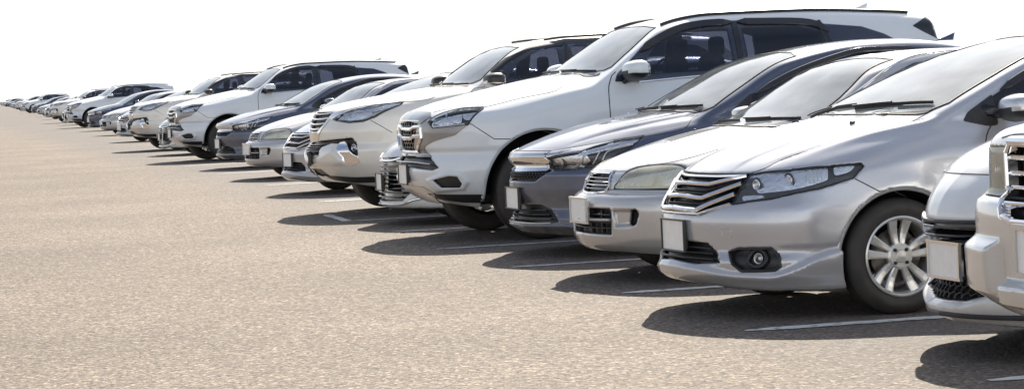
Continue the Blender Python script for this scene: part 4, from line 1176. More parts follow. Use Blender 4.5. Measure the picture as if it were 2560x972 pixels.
def build_suv(label):
    c = Car('suv', SUV, suv_details, 'white', label)
    c.shell(hood=[(.1, -.1), (.1, .36), (.16, .46), (.343, .61), (.471, .745), (.777, .76), (1.054, .785), (1.14, .75), (1.24, .70), (1.50, .69), (1.44, .3), (1.40, -.1)],
            bumper=[(-.4, 0), (.62, 0), (.50, .45), (.51, .83), (.35, .97), (.1, .93), (-.4, .93)],
            door=[(1.60, 1.24), (1.50, 1.15), (1.50, .6), (1.56, .38), (2.62, .38), (2.70, 1.27)])
    B, H = c.shells[2], c.shells[1]
    c.line([(.153, .383, 1.066), (.343, .606, 1.096), (.471, .738, 1.092), (.777, .757, 1.148), (1.054, .782, 1.190), (1.139, .744, 1.222), (1.21, .70, 1.26), (1.35, .69, 1.30)], .009, parent=H)
    c.line([(.33, .82, .962), (.348, .827, .955), (.509, .894, .831), (.593, .913, .827), (.665, .925, .825)], .007, parent=B, smooth=False)
    c.line([(1.60, 1.33), (1.56, 1.30), (1.51, 1.17), (1.50, .9), (1.50, .62), (1.56, .42)], .009, th=D90)
    c.line([(2.72, 1.27), (2.71, .8), (2.66, .42)], .009, th=D90)
    th = TH
    lamp = c.patch('headlight', WV['lamp'], th, 'lens', off=.002, thick=.004, rnd=.01)
    c.strip('lamp_seal', WV['lamp'], .008, .008, 'seal', off=.001, parent=lamp, closed=True, smooth=False)
    c.patch('reflector', [(.14, .47, .972), (.30, .61, 1.045), (.36, .67, 1.03), (.33, .71, .972), (.17, .58, .95)], th, 'bowl', off=-.020, thick=.006, parent=lamp); c.bowl((.275, .62, 1.00), .034, .03, lamp, name='projector', mat='housing_l')
    c.patch('lamp_bezel', [(.13, .46, .965), (.335, .64, 1.06), (.44, .735, 1.06), (.32, .79, .965), (.13, .53, .94)], th, 'housing', off=-.034, thick=.01, parent=lamp)
    c.patch('reflector', [(.35, .66, 1.065), (.445, .74, 1.07), (.37, .77, .99), (.35, .72, 1.0)], th, 'bowl', off=-.008, thick=.01, parent=lamp)
    for q in ([(.11, .45, .972), (.33, .645, 1.066), (.43, .73, 1.068)], [(.12, .50, .945), (.20, .66, .948), (.30, .78, .962)], [(.24, .56, 1.0), (.24, .60, .965), (.27, .68, .955)], [(.10, .44, .972), (.11, .50, .947)]):
        c.strip('light_bar', q, .012, .014, 'bulb', off=-.010, parent=lamp)
    sr = c.patch('grille_surround', WV['surround'], T30, 'gunmetal', off=.008, thick=.012, rnd=.01)
    c.patch('grille_cap', WV['hat'], 0, 'gunmetal', off=.014, thick=.018, mode='centre', rnd=.006)
    g = c.patch('grille', WV['grille'], 0, 'black', off=-.045, thick=.01, mode='centre')
    grid_mesh(c, 'honeycomb_mesh', [(0, .985), (.36, .985), (.36, .74), (0, .74)], 7, 9, g, off=-.014, w=.014, d=.02)
    c.strip('chrome_surround', [(0, .735), (.16, .737), (.25, .748), (.352, .86), (.345, .94)], .034, .04, 'chrome', off=.004, th=0, mode='centre', parent=g, smooth=False)
    for zz in (.943, .868): c.strip('chrome_bar', [(0, zz - .018), (.12, zz - .018), (.19, zz + .0), (.345, zz + .004)], .030, .04, 'chrome', off=.004, th=0, mode='centre', parent=g, smooth=False)
    c.strip('chrome_bar', [(0, .992), (.29, .990)], .012, .03, 'chrome', off=.004, th=0, mode='centre', parent=g)
    a = c.patch('lower_intake', WV['intake'], 0, 'black', off=-.05, thick=.01, mode='centre')
    c.strip('intake_slat', [(0, .652), (.30, .652), (.52, .642)], .010, .05, 'satin', off=-.010, th=0, mode='centre', parent=a, smooth=False)
    fg = c.patch('fog_lamp_cover', WV['fog'], th, 'black', off=-.03, thick=.01, rnd=.01)
    c.patch('lower_guard', [(.10, .30, .398), (.147, .448, .388), (.30, .70, .386), (.416, .83, .384), (.43, .82, .315), (.30, .62, .32), (.12, .36, .35)], th, 'black', off=.010, thick=.02)
    c.patch('skid_plate', [(0, .455), (.33, .452), (.44, .40), (.20, .30), (0, .30)], 0, 'satin', off=.010, thick=.02, mode='centre')
    c.plate(-.0, .553, .27, .165, out=.015, frame='pframe', fw=.010)
    wsn = [(0, 1.335), (.19, 1.32), (.484, 1.33), (.68, 1.345), (.718, 1.37), (.66, 1.50), (.60, 1.60), (.54, 1.682), (.3, 1.70), (0, 1.705)]
    dlo = [(1.575, 1.25), (1.60, 1.31), (1.865, 1.53), (2.18, 1.68), (2.48, 1.724), (3.3, 1.712), (3.55, 1.665), (3.9, 1.63), (4.10, 1.56), (4.28, 1.46), (4.40, 1.36), (3.5, 1.31), (2.4, 1.275), (1.8, 1.245)]
    w, sw = glazing(c, wsn, dlo, None, visor=[([(1.84, 1.482), (2.0, 1.575), (2.2, 1.655), (2.45, 1.695), (2.72, 1.702)], .07), ([(2.76, 1.702), (3.28, 1.688), (3.48, 1.655), (3.58, 1.59)], .07)], seal_line=([(1.78, 1.238), (2.4, 1.268), (3.5, 1.30), (4.3, 1.34)], 'chrome'))
    for q in ([(2.72, 1.28), (2.73, 1.70)], [(3.62, 1.31), (3.50, 1.69)]): c.strip('door_pillar', q, .05, .006, 'gloss', off=.011, th=D90, parent=sw, smooth=False)
    c.patch('rear_quarter_trim', [(4.40, 1.62), (4.58, 1.70), (4.625, 1.60), (4.64, 1.49), (4.52, 1.55)], D90, 'gloss', off=.004, step=.03)
    c.strip('roof_rail', [(2.10, .56, 1.75), (2.3, .57, 1.78), (2.8, .58, 1.80), (3.5, .58, 1.80), (4.1, .57, 1.78), (4.42, .55, 1.75)], .022, .03, 'black', off=.008)
    c.mirror((1.72, .99, 1.335), (.10, .125, .085), ('white', 'black'), (1.66, .85, 1.24))
    c.wiper([(1.40, .05, 1.325), (1.42, .25, 1.345), (1.48, .52, 1.36), (1.50, .60, 1.362)]); c.wiper([(1.43, -.5, 1.325), (1.41, -.3, 1.35), (1.40, -.05, 1.37)])
    c.strip('cowl_panel', [(1.38, .0, 1.318), (1.39, .33, 1.315), (1.44, .6, 1.325), (1.5, .69, 1.335)], .035, .008, 'gap', off=.001, mode='centre')
    c.fin((4.15, 1.80), 'white')
    c.cabin(1.85, 1.24, 2.62, 1.42, wide=.42)
    c.wheels((6, .2, 'one'))
    return c.root

def build_pearl(label):
    c = Car('suv', PEARL, pearl_details, 'pearl', label)
    c.shell(hood=[(.05, -.1), (.1, .4), (.20, .53), (.738, .80), (.932, .83), (1.071, .81), (1.205, .66), (1.45, .65), (1.40, .3), (1.38, -.1)],
            bumper=[(-.4, 0), (.60, 0), (.47, .45), (.54, .83), (.39, .967), (.2, .94), (.1, .97), (-.4, .85)], fine='far',
            door=[(1.58, 1.2), (1.45, 1.1), (1.45, .6), (1.5, .38), (2.52, .38), (2.6, 1.24)])
    B, H = c.shells[2], c.shells[1]
    c.line([(.10, .30, 1.052), (.201, .527, 1.066), (.45, .70, 1.098), (.738, .788, 1.130), (.932, .824, 1.136), (1.071, .803, 1.166), (1.205, .665, 1.222), (1.4, .66, 1.26)], .008, parent=H)
    c.line([(0, 1.052), (.30, 1.052)], .008, th=0, mode='centre', parent=H)
    c.line([(.388, .825, .962), (.592, .903, .826)], .006, parent=B, smooth=False)
    c.line([(1.60, 1.24), (1.48, 1.22), (1.45, 1.1), (1.45, .6), (1.5, .4)], .008, th=D90)
    th = TH
    lamp = c.patch('headlight', PE['lamp'], th, 'lens', off=.002, thick=.004, rnd=.012)
    c.strip('lamp_seal', PE['lamp'], .005, .008, 'seal', off=.001, parent=lamp, closed=True, smooth=False)
    c.patch('lamp_bezel', PE['lamp'], th, 'housing_l', off=-.030, thick=.005, parent=lamp); c.patch('reflector', [(.15, .51, .995), (.33, .68, 1.045), (.44, .76, 1.06), (.42, .81, 1.01), (.32, .765, .972), (.21, .66, .960)], th, 'bowl', off=-.018, thick=.005, parent=lamp); c.bowl((.215, .61, .995), .034, .03, lamp, name='projector', mat='housing_l'); c.bowl((.315, .70, 1.010), .034, .03, lamp, name='projector', mat='bowl')
    c.patch('reflector', [(.17, .54, 1.015), (.353, .695, 1.07), (.68, .79, 1.11), (.66, .80, 1.09), (.45, .80, 1.045), (.36, .72, 1.05)], th, 'bowl', off=-.008, thick=.008, parent=lamp)
    c.strip('light_bar', [(.13, .50, .975), (.22, .66, .955), (.33, .78, .965), (.43, .825, 1.0), (.60, .825, 1.06)], .010, .010, 'housing', off=-.012, parent=lamp)
    g = c.patch('grille', PE['grille'], 0, 'black', off=-.045, thick=.01, mode='centre')
    for zz, x in ((1.035, .36), (.985, .34), (.935, .30), (.885, .20)): c.strip('chrome_bar', [(0, zz - .006), (x * .5, zz - .004), (x, zz + .006)], .018, .03, 'chrome', off=-.004, th=0, mode='centre', parent=g)
    c.patch('chrome_surround', PE['chrome'], 0, 'chrome', off=.008, thick=.014, mode='both', rnd=.012, parent={1: g, -1: g})
    bd = c.patch('lower_grille', [(0, .737), (.30, .735), (.295, .64), (0, .636)], 0, 'black', off=-.055, thick=.01, mode='centre')
    for zz in (.72, .70, .68, .66): c.strip('intake_slat', [(0, zz), (.29, zz)], .008, .03, 'gloss', off=-.012, th=0, mode='centre', parent=bd)
    fc = c.patch('fog_lamp_trim', PE['fog'], th, 'chrome', off=.008, thick=.02, rnd=.045, step=.018)
    c.bowl((.235, .705, .69), .032, .03, fc, name='fog_lamp', tilt=.5)
    c.patch('lower_intake', PE['low'], 0, 'black', off=-.04, thick=.01, mode='centre')
    c.patch('lower_guard', [(.05, .20, .405), (.102, .433, .405), (.254, .69, .392), (.42, .82, .395), (.42, .80, .335), (.25, .60, .335), (.08, .33, .36)], th, 'black', off=.006, thick=.02)
    c.plate(.0, .575, .30, .155, out=.012, yaw=-.20, frame='pframe', fw=.012)
    wsn = [(0, 1.285), (.3, 1.27), (.62, 1.28), (.695, 1.31), (.62, 1.45), (.55, 1.55), (.48, 1.625), (.2, 1.64), (0, 1.645)]
    dlo = [(1.60, 1.262), (1.68, 1.355), (1.89, 1.495), (2.18, 1.61), (2.558, 1.665), (3.2, 1.67), (4.0, 1.58), (4.3, 1.40), (4.2, 1.32), (2.29, 1.265)]
    w, sw = glazing(c, wsn, dlo, [(2.50, 1.27), (2.55, 1.66)], seal_line=([(1.60, 1.248), (2.4, 1.26), (4.2, 1.31)], 'chrome'))
    c.patch('black_roof_edge', [(1.70, 1.405), (1.89, 1.53), (2.17, 1.642), (2.558, 1.70), (3.2, 1.698), (3.9, 1.64), (3.9, 1.60), (3.2, 1.668), (2.558, 1.67), (2.17, 1.61), (1.89, 1.493), (1.70, 1.37)], D90, 'black', off=.011, thick=.012, step=.05)
    rr = c.strip('roof_rail', [(2.35, .54, 1.70), (2.5, .55, 1.715), (3.0, .55, 1.72), (3.7, .54, 1.70), (4.0, .52, 1.68)], .026, .022, 'black', off=.024)
    c.mirror((1.66, .97, 1.30), (.10, .12, .08), ('black', 'satin'), (1.60, .83, 1.22))
    c.wiper([(1.38, .05, 1.275), (1.40, .25, 1.295), (1.46, .52, 1.31), (1.48, .60, 1.312)]); c.wiper([(1.41, -.5, 1.275), (1.39, -.3, 1.30), (1.38, -.05, 1.32)])
    c.cabin(1.85, 1.2, 2.6, 1.36, wide=.42)
    c.wheels((6, .2, 'one'))
    return c.root

DLO_S = [(1.50, 1.0), (1.47, 1.055), (1.56, 1.108), (1.85, 1.235), (2.15, 1.34), (2.5, 1.39), (3.0, 1.39), (3.4, 1.33), (3.72, 1.2), (3.70, 1.10), (2.5, 1.03)]
WS_S = [(0, 1.033), (.33, 1.033), (.61, 1.043), (.655, 1.080), (.60, 1.22), (.55, 1.31), (.50, 1.408), (.3, 1.421), (0, 1.424)]
def build_dark(label):
    c = Car('sedan', DARK, dark_details, 'white_b', label)
    c.shell(hood=[(.12, -.1), (.12, .2), (.30, .45), (.6, .70), (1.0, .72), (1.27, .65), (1.10, .33), (1.08, -.1)],
            bumper=[(-.4, 0), (.70, 0), (.66, .45), (.72, .66), (.5, .74), (.3, .70), (-.4, .68)], fine='far')
    B, H = c.shells[2], c.shells[1]
    lamp = c.patch('headlight', DK['lamp'], TH, 'lens', off=.001, thick=.004)
    c.bowl((.27, .58, .71), .034, .03, lamp)
    c.strip('light_bar', [(.12, .44, .67), (.24, .60, .755), (.45, .70, .81)], .012, .012, 'bulb', off=-.008, parent=lamp)
    g = c.patch('grille', DK['grille'], 0, 'gloss', off=-.045, thick=.01, mode='centre', rnd=.03)
    for k in range(8):
        zz = .265 + k * .040; x = .37 + k * .013
        c.strip('grille_bar', [(0, zz), (x * .6, zz), (x, zz + .004)], .014, .035, 'gloss', off=-.002, th=0, mode='centre', parent=g)
    c.strip('chrome_bar', [(0, .60), (.25, .605), (.46, .655)], .024, .04, 'chrome', off=.006, th=0, mode='centre', parent=g)
    c.strip('chrome_bar', [(.09, .40, .645), (.12, .46, .70), (.20, .56, .755)], .018, .02, 'chrome', off=.006, parent={1: g, -1: g})
    c.strip('bumper_lip', [(0, .20), (.36, .205), (.50, .24), (.62, .26)], .020, .03, 'chrome', off=.004, th=0, mode='centre', parent=B)
    c.plate(.0, .405, .335, .155, out=.04, yaw=-.1, frame='pframe', fw=.012)
    glazing(c, WS_S, DLO_S, None)
    c.mirror((1.60, .925, 1.045), (.085, .115, .072), ('white_b', 'black'), (1.56, .74, 1.0))
    c.cabin(1.50, .92, 2.42, 1.12)
    c.wheels((5, .2, 'one'))
    return c.root

def build_hatch(label):
    c = Car('hatchback', HATCH, hatch_details, 'white_b', label)
    c.shell(hood=[(.03, -.1), (.03, .1), (.25, .40), (.6, .68), (1.0, .72), (1.27, .65), (1.10, .33), (1.08, -.1)],
            bumper=[(-.4, 0), (.70, 0), (.66, .45), (.72, .66), (.5, .80), (.3, .80), (-.4, .806)], fine='nose')
    B, H = c.shells[2], c.shells[1]
    c.line([(0, .806), (.20, .804), (.40, .80)], .008, th=0, mode='centre', parent=H)
    g = c.patch('grille', RW['slots'], 0, 'gloss', off=-.035, thick=.01, mode='centre')
    c.strip('bumper_moulding', [(0, .605), (.25, .607), (.45, .612)], .016, .03, 'black', off=.002, th=0, mode='centre', parent=B)
    for zz in (.582, .55): c.strip('grille_bar', [(0, zz), (.25, zz), (.41, zz + .003)], .012, .05, 'gloss', off=-.006, th=0, mode='centre', parent=g)
    c.patch('black_front_panel', [(0, .525), (.41, .525), (.44, .49), (.40, .42), (.34, .33), (.30, .30), (.33, .42), (.29, .497), (0, .497)], 0, 'gloss', off=.004, thick=.01, mode='centre', rnd=.008, parent={1: B, -1: B})
    c.strip('bumper_moulding', [(0, .512), (.25, .512), (.44, .52)], .018, .03, 'gloss', off=.004, th=0, mode='centre', parent=B)
    lo = c.patch('lower_intake', RW['low'], 0, 'black', off=-.045, thick=.01, mode='centre')
    grid_mesh(c, 'honeycomb_mesh', RW['low'], 8, 16, lo, off=-.02, w=.008, d=.02, mat='black')
    c.strip('bumper_lip', [(0, .205), (.25, .203), (.45, .206)], .02, .03, 'black', off=.0, th=0, mode='centre', parent=B)
    lamp = c.patch('headlight', [(.30, .45, .80), (.45, .64, .84), (.70, .78, .87), (.68, .80, .80), (.42, .68, .72), (.27, .50, .72)], TH, 'lens', off=.002, thick=.004)
    c.bowl((.36, .55, .775), .03, .03, lamp)
    c.plate(.045, .437, .31, .155, out=.042, frame='chrome', fw=.012, yaw=-.05)
    glazing(c, WS_S, [(1.50, 1.0), (1.47, 1.055), (1.56, 1.108), (1.85, 1.235), (2.15, 1.34), (2.5, 1.39), (3.0, 1.39), (3.4, 1.30), (3.45, 1.10), (2.5, 1.03)], None)
    c.mirror((1.60, .925, 1.045), (.085, .115, .072), ('white_b', 'black'), (1.56, .74, 1.0))
    c.cabin(1.50, .92, 2.42, 1.12)
    c.wheels((5, .2, 'one'))
    return c.root

def build_truck(label):
    c = Car('suv', TRUCK, truck_details, 'silver_b', label)
    c.shell(hood=[(.08, -.1), (.08, .36), (.16, .46), (.5, .80), (1.054, .82), (1.24, .72), (1.50, .69), (1.40, -.1)],
            bumper=[(-.4, 0), (.62, 0), (.50, .45), (.51, .80), (.3, .815), (-.4, .815)], fine='nose')
    B, H = c.shells[2], c.shells[1]
    c.line([(0, 1.035), (.36, 1.035), (.50, 1.02)], .009, th=0, mode='centre', parent=H)
    c.line([(0, .815), (.40, .815), (.60, .815)], .008, th=0, mode='centre', parent=B)
    lamp = c.patch('headlight', TR['lamp'], TH, 'lens_old', off=.002, thick=.004, rnd=.02)
    c.bowl((.11, .54, .905), .055, .03, lamp)
    c.patch('reflector', [(.08, .44, .98), (.12, .62, .975), (.28, .80, .95), (.30, .81, .85), (.13, .64, .83), (.08, .44, .83)], TH, 'bowl', off=-.022, thick=.008, parent=lamp)
    g = c.patch('grille', TR['grille'], 0, 'black', off=-.05, thick=.01, mode='centre')
    c.strip('chrome_surround', both_(TR['grille']), .026, .045, 'chrome', off=.0, th=0, mode='near', closed=True, parent=g, smooth=False)
    c.strip('chrome_surround', [(0, 1.005), (.36, 1.005)], .036, .05, 'chrome', off=.006, th=0, mode='centre', parent=g)
    for zz, x in ((.955, .375), (.90, .37), (.848, .365), (.797, .33)): c.strip('chrome_bar', [(0, zz), (x, zz)], .016, .035, 'chrome', off=-.008, th=0, mode='centre', parent=g)
    c.plate(.0, .640, .34, .165, s_at=-.035, out=.0, frame='satin', fw=.02)
    glazing(c, [(0, 1.335), (.19, 1.32), (.484, 1.33), (.68, 1.345), (.718, 1.37), (.66, 1.50), (.60, 1.60), (.54, 1.682), (.3, 1.70), (0, 1.705)],
        [(1.575, 1.25), (1.60, 1.31), (1.865, 1.515), (2.18, 1.655), (2.48, 1.70), (3.3, 1.69), (3.9, 1.62), (4.28, 1.46), (4.40, 1.36), (3.5, 1.31), (2.4, 1.275), (1.8, 1.245)], None)
    c.mirror((1.72, .99, 1.335), (.10, .125, .085), ('silver_b', 'black'), (1.66, .85, 1.24))
    c.cabin(1.85, 1.24, 2.62, 1.42, wide=.42)
    c.wheels((6, .2, 'one'))
    return c.root
# ------------------------------------------------------------------ place, light, camera
CAM_H = 1.30528
def place(root, X, Z, deg):
    root.location = (X, Z, 0); root.rotation_euler = (0, 0, math.radians(deg))

def material_ground():
    m, nt, out = nt_of('old_asphalt')
    L = nt.links.new
    b = nt.nodes.new('ShaderNodeBsdfPrincipled'); b.inputs['Roughness'].default_value = .85; b.inputs['Specular IOR Level'].default_value = .3
    geo = nt.nodes.new('ShaderNodeTexCoord')
    def noise(sc, det=4, rough=.6):
        n = nt.nodes.new('ShaderNodeTexNoise'); n.inputs['Scale'].default_value = sc; n.inputs['Detail'].default_value = det; n.inputs['Roughness'].default_value = rough
        L(geo.outputs['Object'], n.inputs['Vector']); return n
    vo = nt.nodes.new('ShaderNodeTexVoronoi'); vo.inputs['Scale'].default_value = 62; L(geo.outputs['Object'], vo.inputs['Vector'])
    vo2 = nt.nodes.new('ShaderNodeTexVoronoi'); vo2.inputs['Scale'].default_value = 28; L(geo.outputs['Object'], vo2.inputs['Vector'])
    fine, mid, big = noise(60, 6, .7), noise(7, 5), noise(.35, 5, .55)
    # stone colours
    cr = nt.nodes.new('ShaderNodeValToRGB')
    e = cr.color_ramp.elements
    e[0].position = 0; e[0].color = (.042, .033, .026, 1); e[1].position = 1; e[1].color = (.42, .345, .275, 1)
    for p_, c_ in ((.22, (.112, .088, .070)), (.5, (.164, .130, .102)), (.85, (.208, .165, .130))):
        q = e.new(p_); q.color = (*c_, 1)
    sp = nt.nodes.new('ShaderNodeSeparateColor'); L(vo.outputs['Color'], sp.inputs[0]); L(sp.outputs[0], cr.inputs[0])
    def rng(src, a, b_, lo, hi):
        r = nt.nodes.new('ShaderNodeMapRange'); r.inputs['From Min'].default_value = a; r.inputs['From Max'].default_value = b_
        r.inputs['To Min'].default_value = lo; r.inputs['To Max'].default_value = hi; L(src, r.inputs['Value']); return r.outputs[0]
    def mul(c, f):
        mx = nt.nodes.new('ShaderNodeMix'); mx.data_type = 'RGBA'; mx.blend_type = 'MULTIPLY'; mx.inputs['Factor'].default_value = 1
        cb = nt.nodes.new('ShaderNodeCombineColor')
        for k in range(3): L(f, cb.inputs[k])
        L(c, mx.inputs['A']); L(cb.outputs[0], mx.inputs['B']); return mx.outputs['Result']
    c = mul(cr.outputs[0], rng(fine.outputs['Fac'], .3, .7, .62, 1.36))
    c = mul(c, rng(mid.outputs['Fac'], .3, .7, .86, 1.12))
    c = mul(c, rng(big.outputs['Fac'], .36, .64, .84, 1.10))
    # bays greyed, partly by shade put into the colour; the lane is worn and dusty
    sx = nt.nodes.new('ShaderNodeSeparateXYZ'); L(geo.outputs['Object'], sx.inputs[0])
    px = nt.nodes.new('ShaderNodeMath'); px.operation = 'MULTIPLY_ADD'; px.inputs[1].default_value = .245; px.inputs[2].default_value = -4.05; L(sx.outputs['Y'], px.inputs[0])
    py = nt.nodes.new('ShaderNodeMath'); py.operation = 'ADD'; L(sx.outputs['X'], py.inputs[0]); L(px.outputs[0], py.inputs[1])
    pn = nt.nodes.new('ShaderNodeMath'); pn.operation = 'MULTIPLY_ADD'; pn.inputs[1].default_value = 1.6; L(noise(.9, 6, .65).outputs['Fac'], pn.inputs[0]); L(py.outputs[0], pn.inputs[2])
    fac = rng(pn.outputs[0], .3, 1.5, 0, .55)
    gm = nt.nodes.new('ShaderNodeMix'); gm.data_type = 'RGBA'; L(fac, gm.inputs['Factor']); L(c, gm.inputs['A'])
    gm.inputs['B'].default_value = (.105, .10, .10, 1); c = gm.outputs['Result']
    L(c, b.inputs['Base Color'])
    ad = nt.nodes.new('ShaderNodeMath'); ad.operation = 'ADD'; L(vo.outputs['Distance'], ad.inputs[0])
    m2 = nt.nodes.new('ShaderNodeMath'); m2.operation = 'MULTIPLY'; m2.inputs[1].default_value = 1.2; L(vo2.outputs['Distance'], m2.inputs[0]); L(m2.outputs[0], ad.inputs[1])
    bp = nt.nodes.new('ShaderNodeBump'); bp.invert = True; bp.inputs['Strength'].default_value = .42; bp.inputs['Distance'].default_value = .012
    L(ad.outputs[0], bp.inputs['Height']); L(bp.outputs[0], b.inputs['Normal'])
    L(b.outputs[0], out.inputs[0])
    return m

def build_ground():
    m = material_ground()
    V = [(-2500, -60, 0), (2500, -60, 0), (2500, 5000, 0), (-2500, 5000, 0)]
    o = obj('ground', V, [[0, 1, 2, 3]], m, smooth=False); o['kind'] = 'structure'
    return o

def build_light():
    w = bpy.data.worlds.new('World'); scene.world = w; w.use_nodes = True
    nt = w.node_tree; nt.nodes.clear(); L = nt.links.new
    out = nt.nodes.new('ShaderNodeOutputWorld'); bg = nt.nodes.new('ShaderNodeBackground')
    sky = nt.nodes.new('ShaderNodeTexSky'); sky.sky_type = 'NISHITA'; sky.sun_disc = False
    az, el = math.degrees(math.atan2(.294, 1.23)), 38.3
    sky.sun_elevation = math.radians(el); sky.sun_rotation = math.radians(az)
    sky.air_density = 1.0; sky.dust_density = 1.5; sky.ozone_density = 1.0; sky.altitude = 0
    L(sky.outputs[0], bg.inputs[0]); bg.inputs[1].default_value = .075
    # bright summer haze: white at the horizon, thinning to broken high cloud overhead
    tc = nt.nodes.new('ShaderNodeTexCoord'); sx = nt.nodes.new('ShaderNodeSeparateXYZ'); L(tc.outputs['Generated'], sx.inputs[0])
    ramp = nt.nodes.new('ShaderNodeValToRGB'); L(sx.outputs['Z'], ramp.inputs[0])
    e = ramp.color_ramp.elements; e[0].position = 0; e[0].color = (1, 1, 1, 1); e[1].position = 1; e[1].color = (.03, .03, .03, 1)
    for p_, v in ((.06, .90), (.15, .55), (.28, .17), (.6, .05)):
        q = e.new(p_); q.color = (v, v, v, 1)
    cn = nt.nodes.new('ShaderNodeTexNoise'); cn.inputs['Scale'].default_value = 2.6; cn.inputs['Detail'].default_value = 5
    mp = nt.nodes.new('ShaderNodeMapping'); mp.inputs['Scale'].default_value = (1, 1, 2.6); L(tc.outputs['Generated'], mp.inputs[0]); L(mp.outputs[0], cn.inputs['Vector'])
    cr = nt.nodes.new('ShaderNodeMapRange'); cr.inputs['From Min'].default_value = .42; cr.inputs['From Max'].default_value = .62
    cr.inputs['To Min'].default_value = .0; cr.inputs['To Max'].default_value = .22; L(cn.outputs['Fac'], cr.inputs['Value'])
    lift = nt.nodes.new('ShaderNodeMapRange'); lift.inputs['From Min'].default_value = .05; lift.inputs['From Max'].default_value = .2; L(sx.outputs['Z'], lift.inputs['Value'])
    ml = nt.nodes.new('ShaderNodeMath'); ml.operation = 'MULTIPLY'; L(cr.outputs[0], ml.inputs[0]); L(lift.outputs[0], ml.inputs[1])
    ad = nt.nodes.new('ShaderNodeMath'); ad.operation = 'ADD'; ad.use_clamp = True; L(ramp.outputs[0], ad.inputs[0]); L(ml.outputs[0], ad.inputs[1])
    hz = nt.nodes.new('ShaderNodeBackground'); hz.inputs[0].default_value = (1, .995, .985, 1); hz.inputs[1].default_value = 1.18
    # glare of thin haze round the sun
    dp = nt.nodes.new('ShaderNodeVectorMath'); dp.operation = 'DOT_PRODUCT'; L(tc.outputs['Generated'], dp.inputs[0])
    dp.inputs[1].default_value = Vector((.294, 1.23, 1.0)).normalized()
    gl = nt.nodes.new('ShaderNodeMapRange'); gl.interpolation_type = 'SMOOTHSTEP'; gl.inputs['From Min'].default_value = .80; gl.inputs['From Max'].default_value = 1.0; gl.inputs['To Min'].default_value = 0; gl.inputs['To Max'].default_value = 1; L(dp.outputs['Value'], gl.inputs['Value'])
    a2 = nt.nodes.new('ShaderNodeMath'); a2.operation = 'MULTIPLY_ADD'; a2.use_clamp = True; a2.inputs[1].default_value = .45; L(gl.outputs[0], a2.inputs[0]); L(ad.outputs[0], a2.inputs[2]); ad = a2
    gs = nt.nodes.new('ShaderNodeMath'); gs.operation = 'MULTIPLY_ADD'; gs.inputs[1].default_value = .45; gs.inputs[2].default_value = .62; L(gl.outputs[0], gs.inputs[0]); ys = nt.nodes.new('ShaderNodeMapRange'); ys.interpolation_type = 'SMOOTHSTEP'; ys.inputs['From Min'].default_value = -.2; ys.inputs['From Max'].default_value = -.9; ys.inputs['To Min'].default_value = 0; ys.inputs['To Max'].default_value = .38; L(sx.outputs['Y'], ys.inputs['Value'])
    g2 = nt.nodes.new('ShaderNodeMath'); g2.operation = 'ADD'; L(gs.outputs[0], g2.inputs[0]); L(ys.outputs[0], g2.inputs[1]); L(g2.outputs[0], hz.inputs[1])
    mx = nt.nodes.new('ShaderNodeMixShader'); L(ad.outputs[0], mx.inputs[0]); L(bg.outputs[0], mx.inputs[1]); L(hz.outputs[0], mx.inputs[2])
    L(mx.outputs[0], out.inputs[0])
    s = bpy.data.lights.new('sun', 'SUN'); s.energy = 5.0; s.angle = math.radians(.5); s.color = (1, .925, .80)
    so = bpy.data.objects.new('sun', s); COL.objects.link(so)
    d = Vector((-.294, -1.23, -1.0)).normalized()
    so.rotation_euler = d.to_track_quat('-Z', 'Y').to_euler(); so.location = (5, 10, 20)

def build_camera():
    cam = bpy.data.cameras.new('camera'); o = bpy.data.objects.new('camera', cam); COL.objects.link(o)
    rho = math.radians(2.45634)
    cam.sensor_width = 36; cam.lens = 6090.27 / 2560 * 36; cam.clip_end = 8000; cam.clip_start = .1
    y0 = 255 - math.tan(rho) * 1314
    cam.shift_y = -(486 - y0) / 2560
    o.matrix_world = Matrix.Translation((0, 0, CAM_H)) @ Matrix.Rotation(math.pi / 2, 4, 'X') @ Matrix.Rotation(-rho, 4, 'Z')
    scene.camera = o
    vs = scene.view_settings; vs.view_transform = 'Standard'; vs.look = 'None'; vs.exposure = .95; vs.gamma = 1; vs.use_curve_mapping = False
    scene.render.film_transparent = False
    scene.cycles.use_denoising = True
    scene.cycles.max_bounces = 8; scene.cycles.transparent_max_bounces = 12

build_ground(); build_light(); build_camera()
# ------------------------------------------------------------------ the row
S_STEP, U_VP = .4369, -.2153
ANG = [
 ('silver', build_silver, 'silver sedan', (.842, 13.139, 19.31)),
 ('beige', build_beige, 'beige sedan', (.415, 15.603, 18.48)),
 ('gray', build_gray, 'grey sedan', (-.016, 18.015, 17.16)),
 ('suv', build_suv, 'white suv', (-.92, 20.351, 17.71)),
 ('dark', build_dark, 'black grille sedan', (-1.246, 22.74, 18.0)),
 ('pearl', build_pearl, 'pearl suv', (-2.054, 24.958, 17.93)),
]
ORD = ['nearest', 'second nearest', 'third nearest', 'fourth nearest', 'farthest']
LABEL = dict(
 silver=['large silver sedan with winged chrome grille, body kit and alloy wheel, nearest of its five'] +
        ['silver sedan with winged chrome grille, %s of five, behind a pearl SUV' % o for o in ORD[1:]],
 beige=['%s of the five older beige silver sedans with a yellowed rounded headlight' % o for o in ORD],
 gray=['%s of the five blue grey sedans with a thick chrome nose bar' % o for o in ORD],
 suv=['%s of the five tall white SUVs with honeycomb grille and roof rails' % o for o in ORD],
 dark=['%s of five low white sedans with black slatted grille, behind white SUV' % o for o in ORD],
 pearl=['%s of the five pearl white SUVs with a chrome hook round the fog lamp' % o for o in ORD])
GROUP = dict(silver='silver sedans with body kit in the row', beige='older beige silver sedans in the row', gray='blue grey sedans in the row',
             suv='tall white sport utility cars in the row', dark='white sedans with black slatted grille', pearl='pearl white sport utility cars in the row')
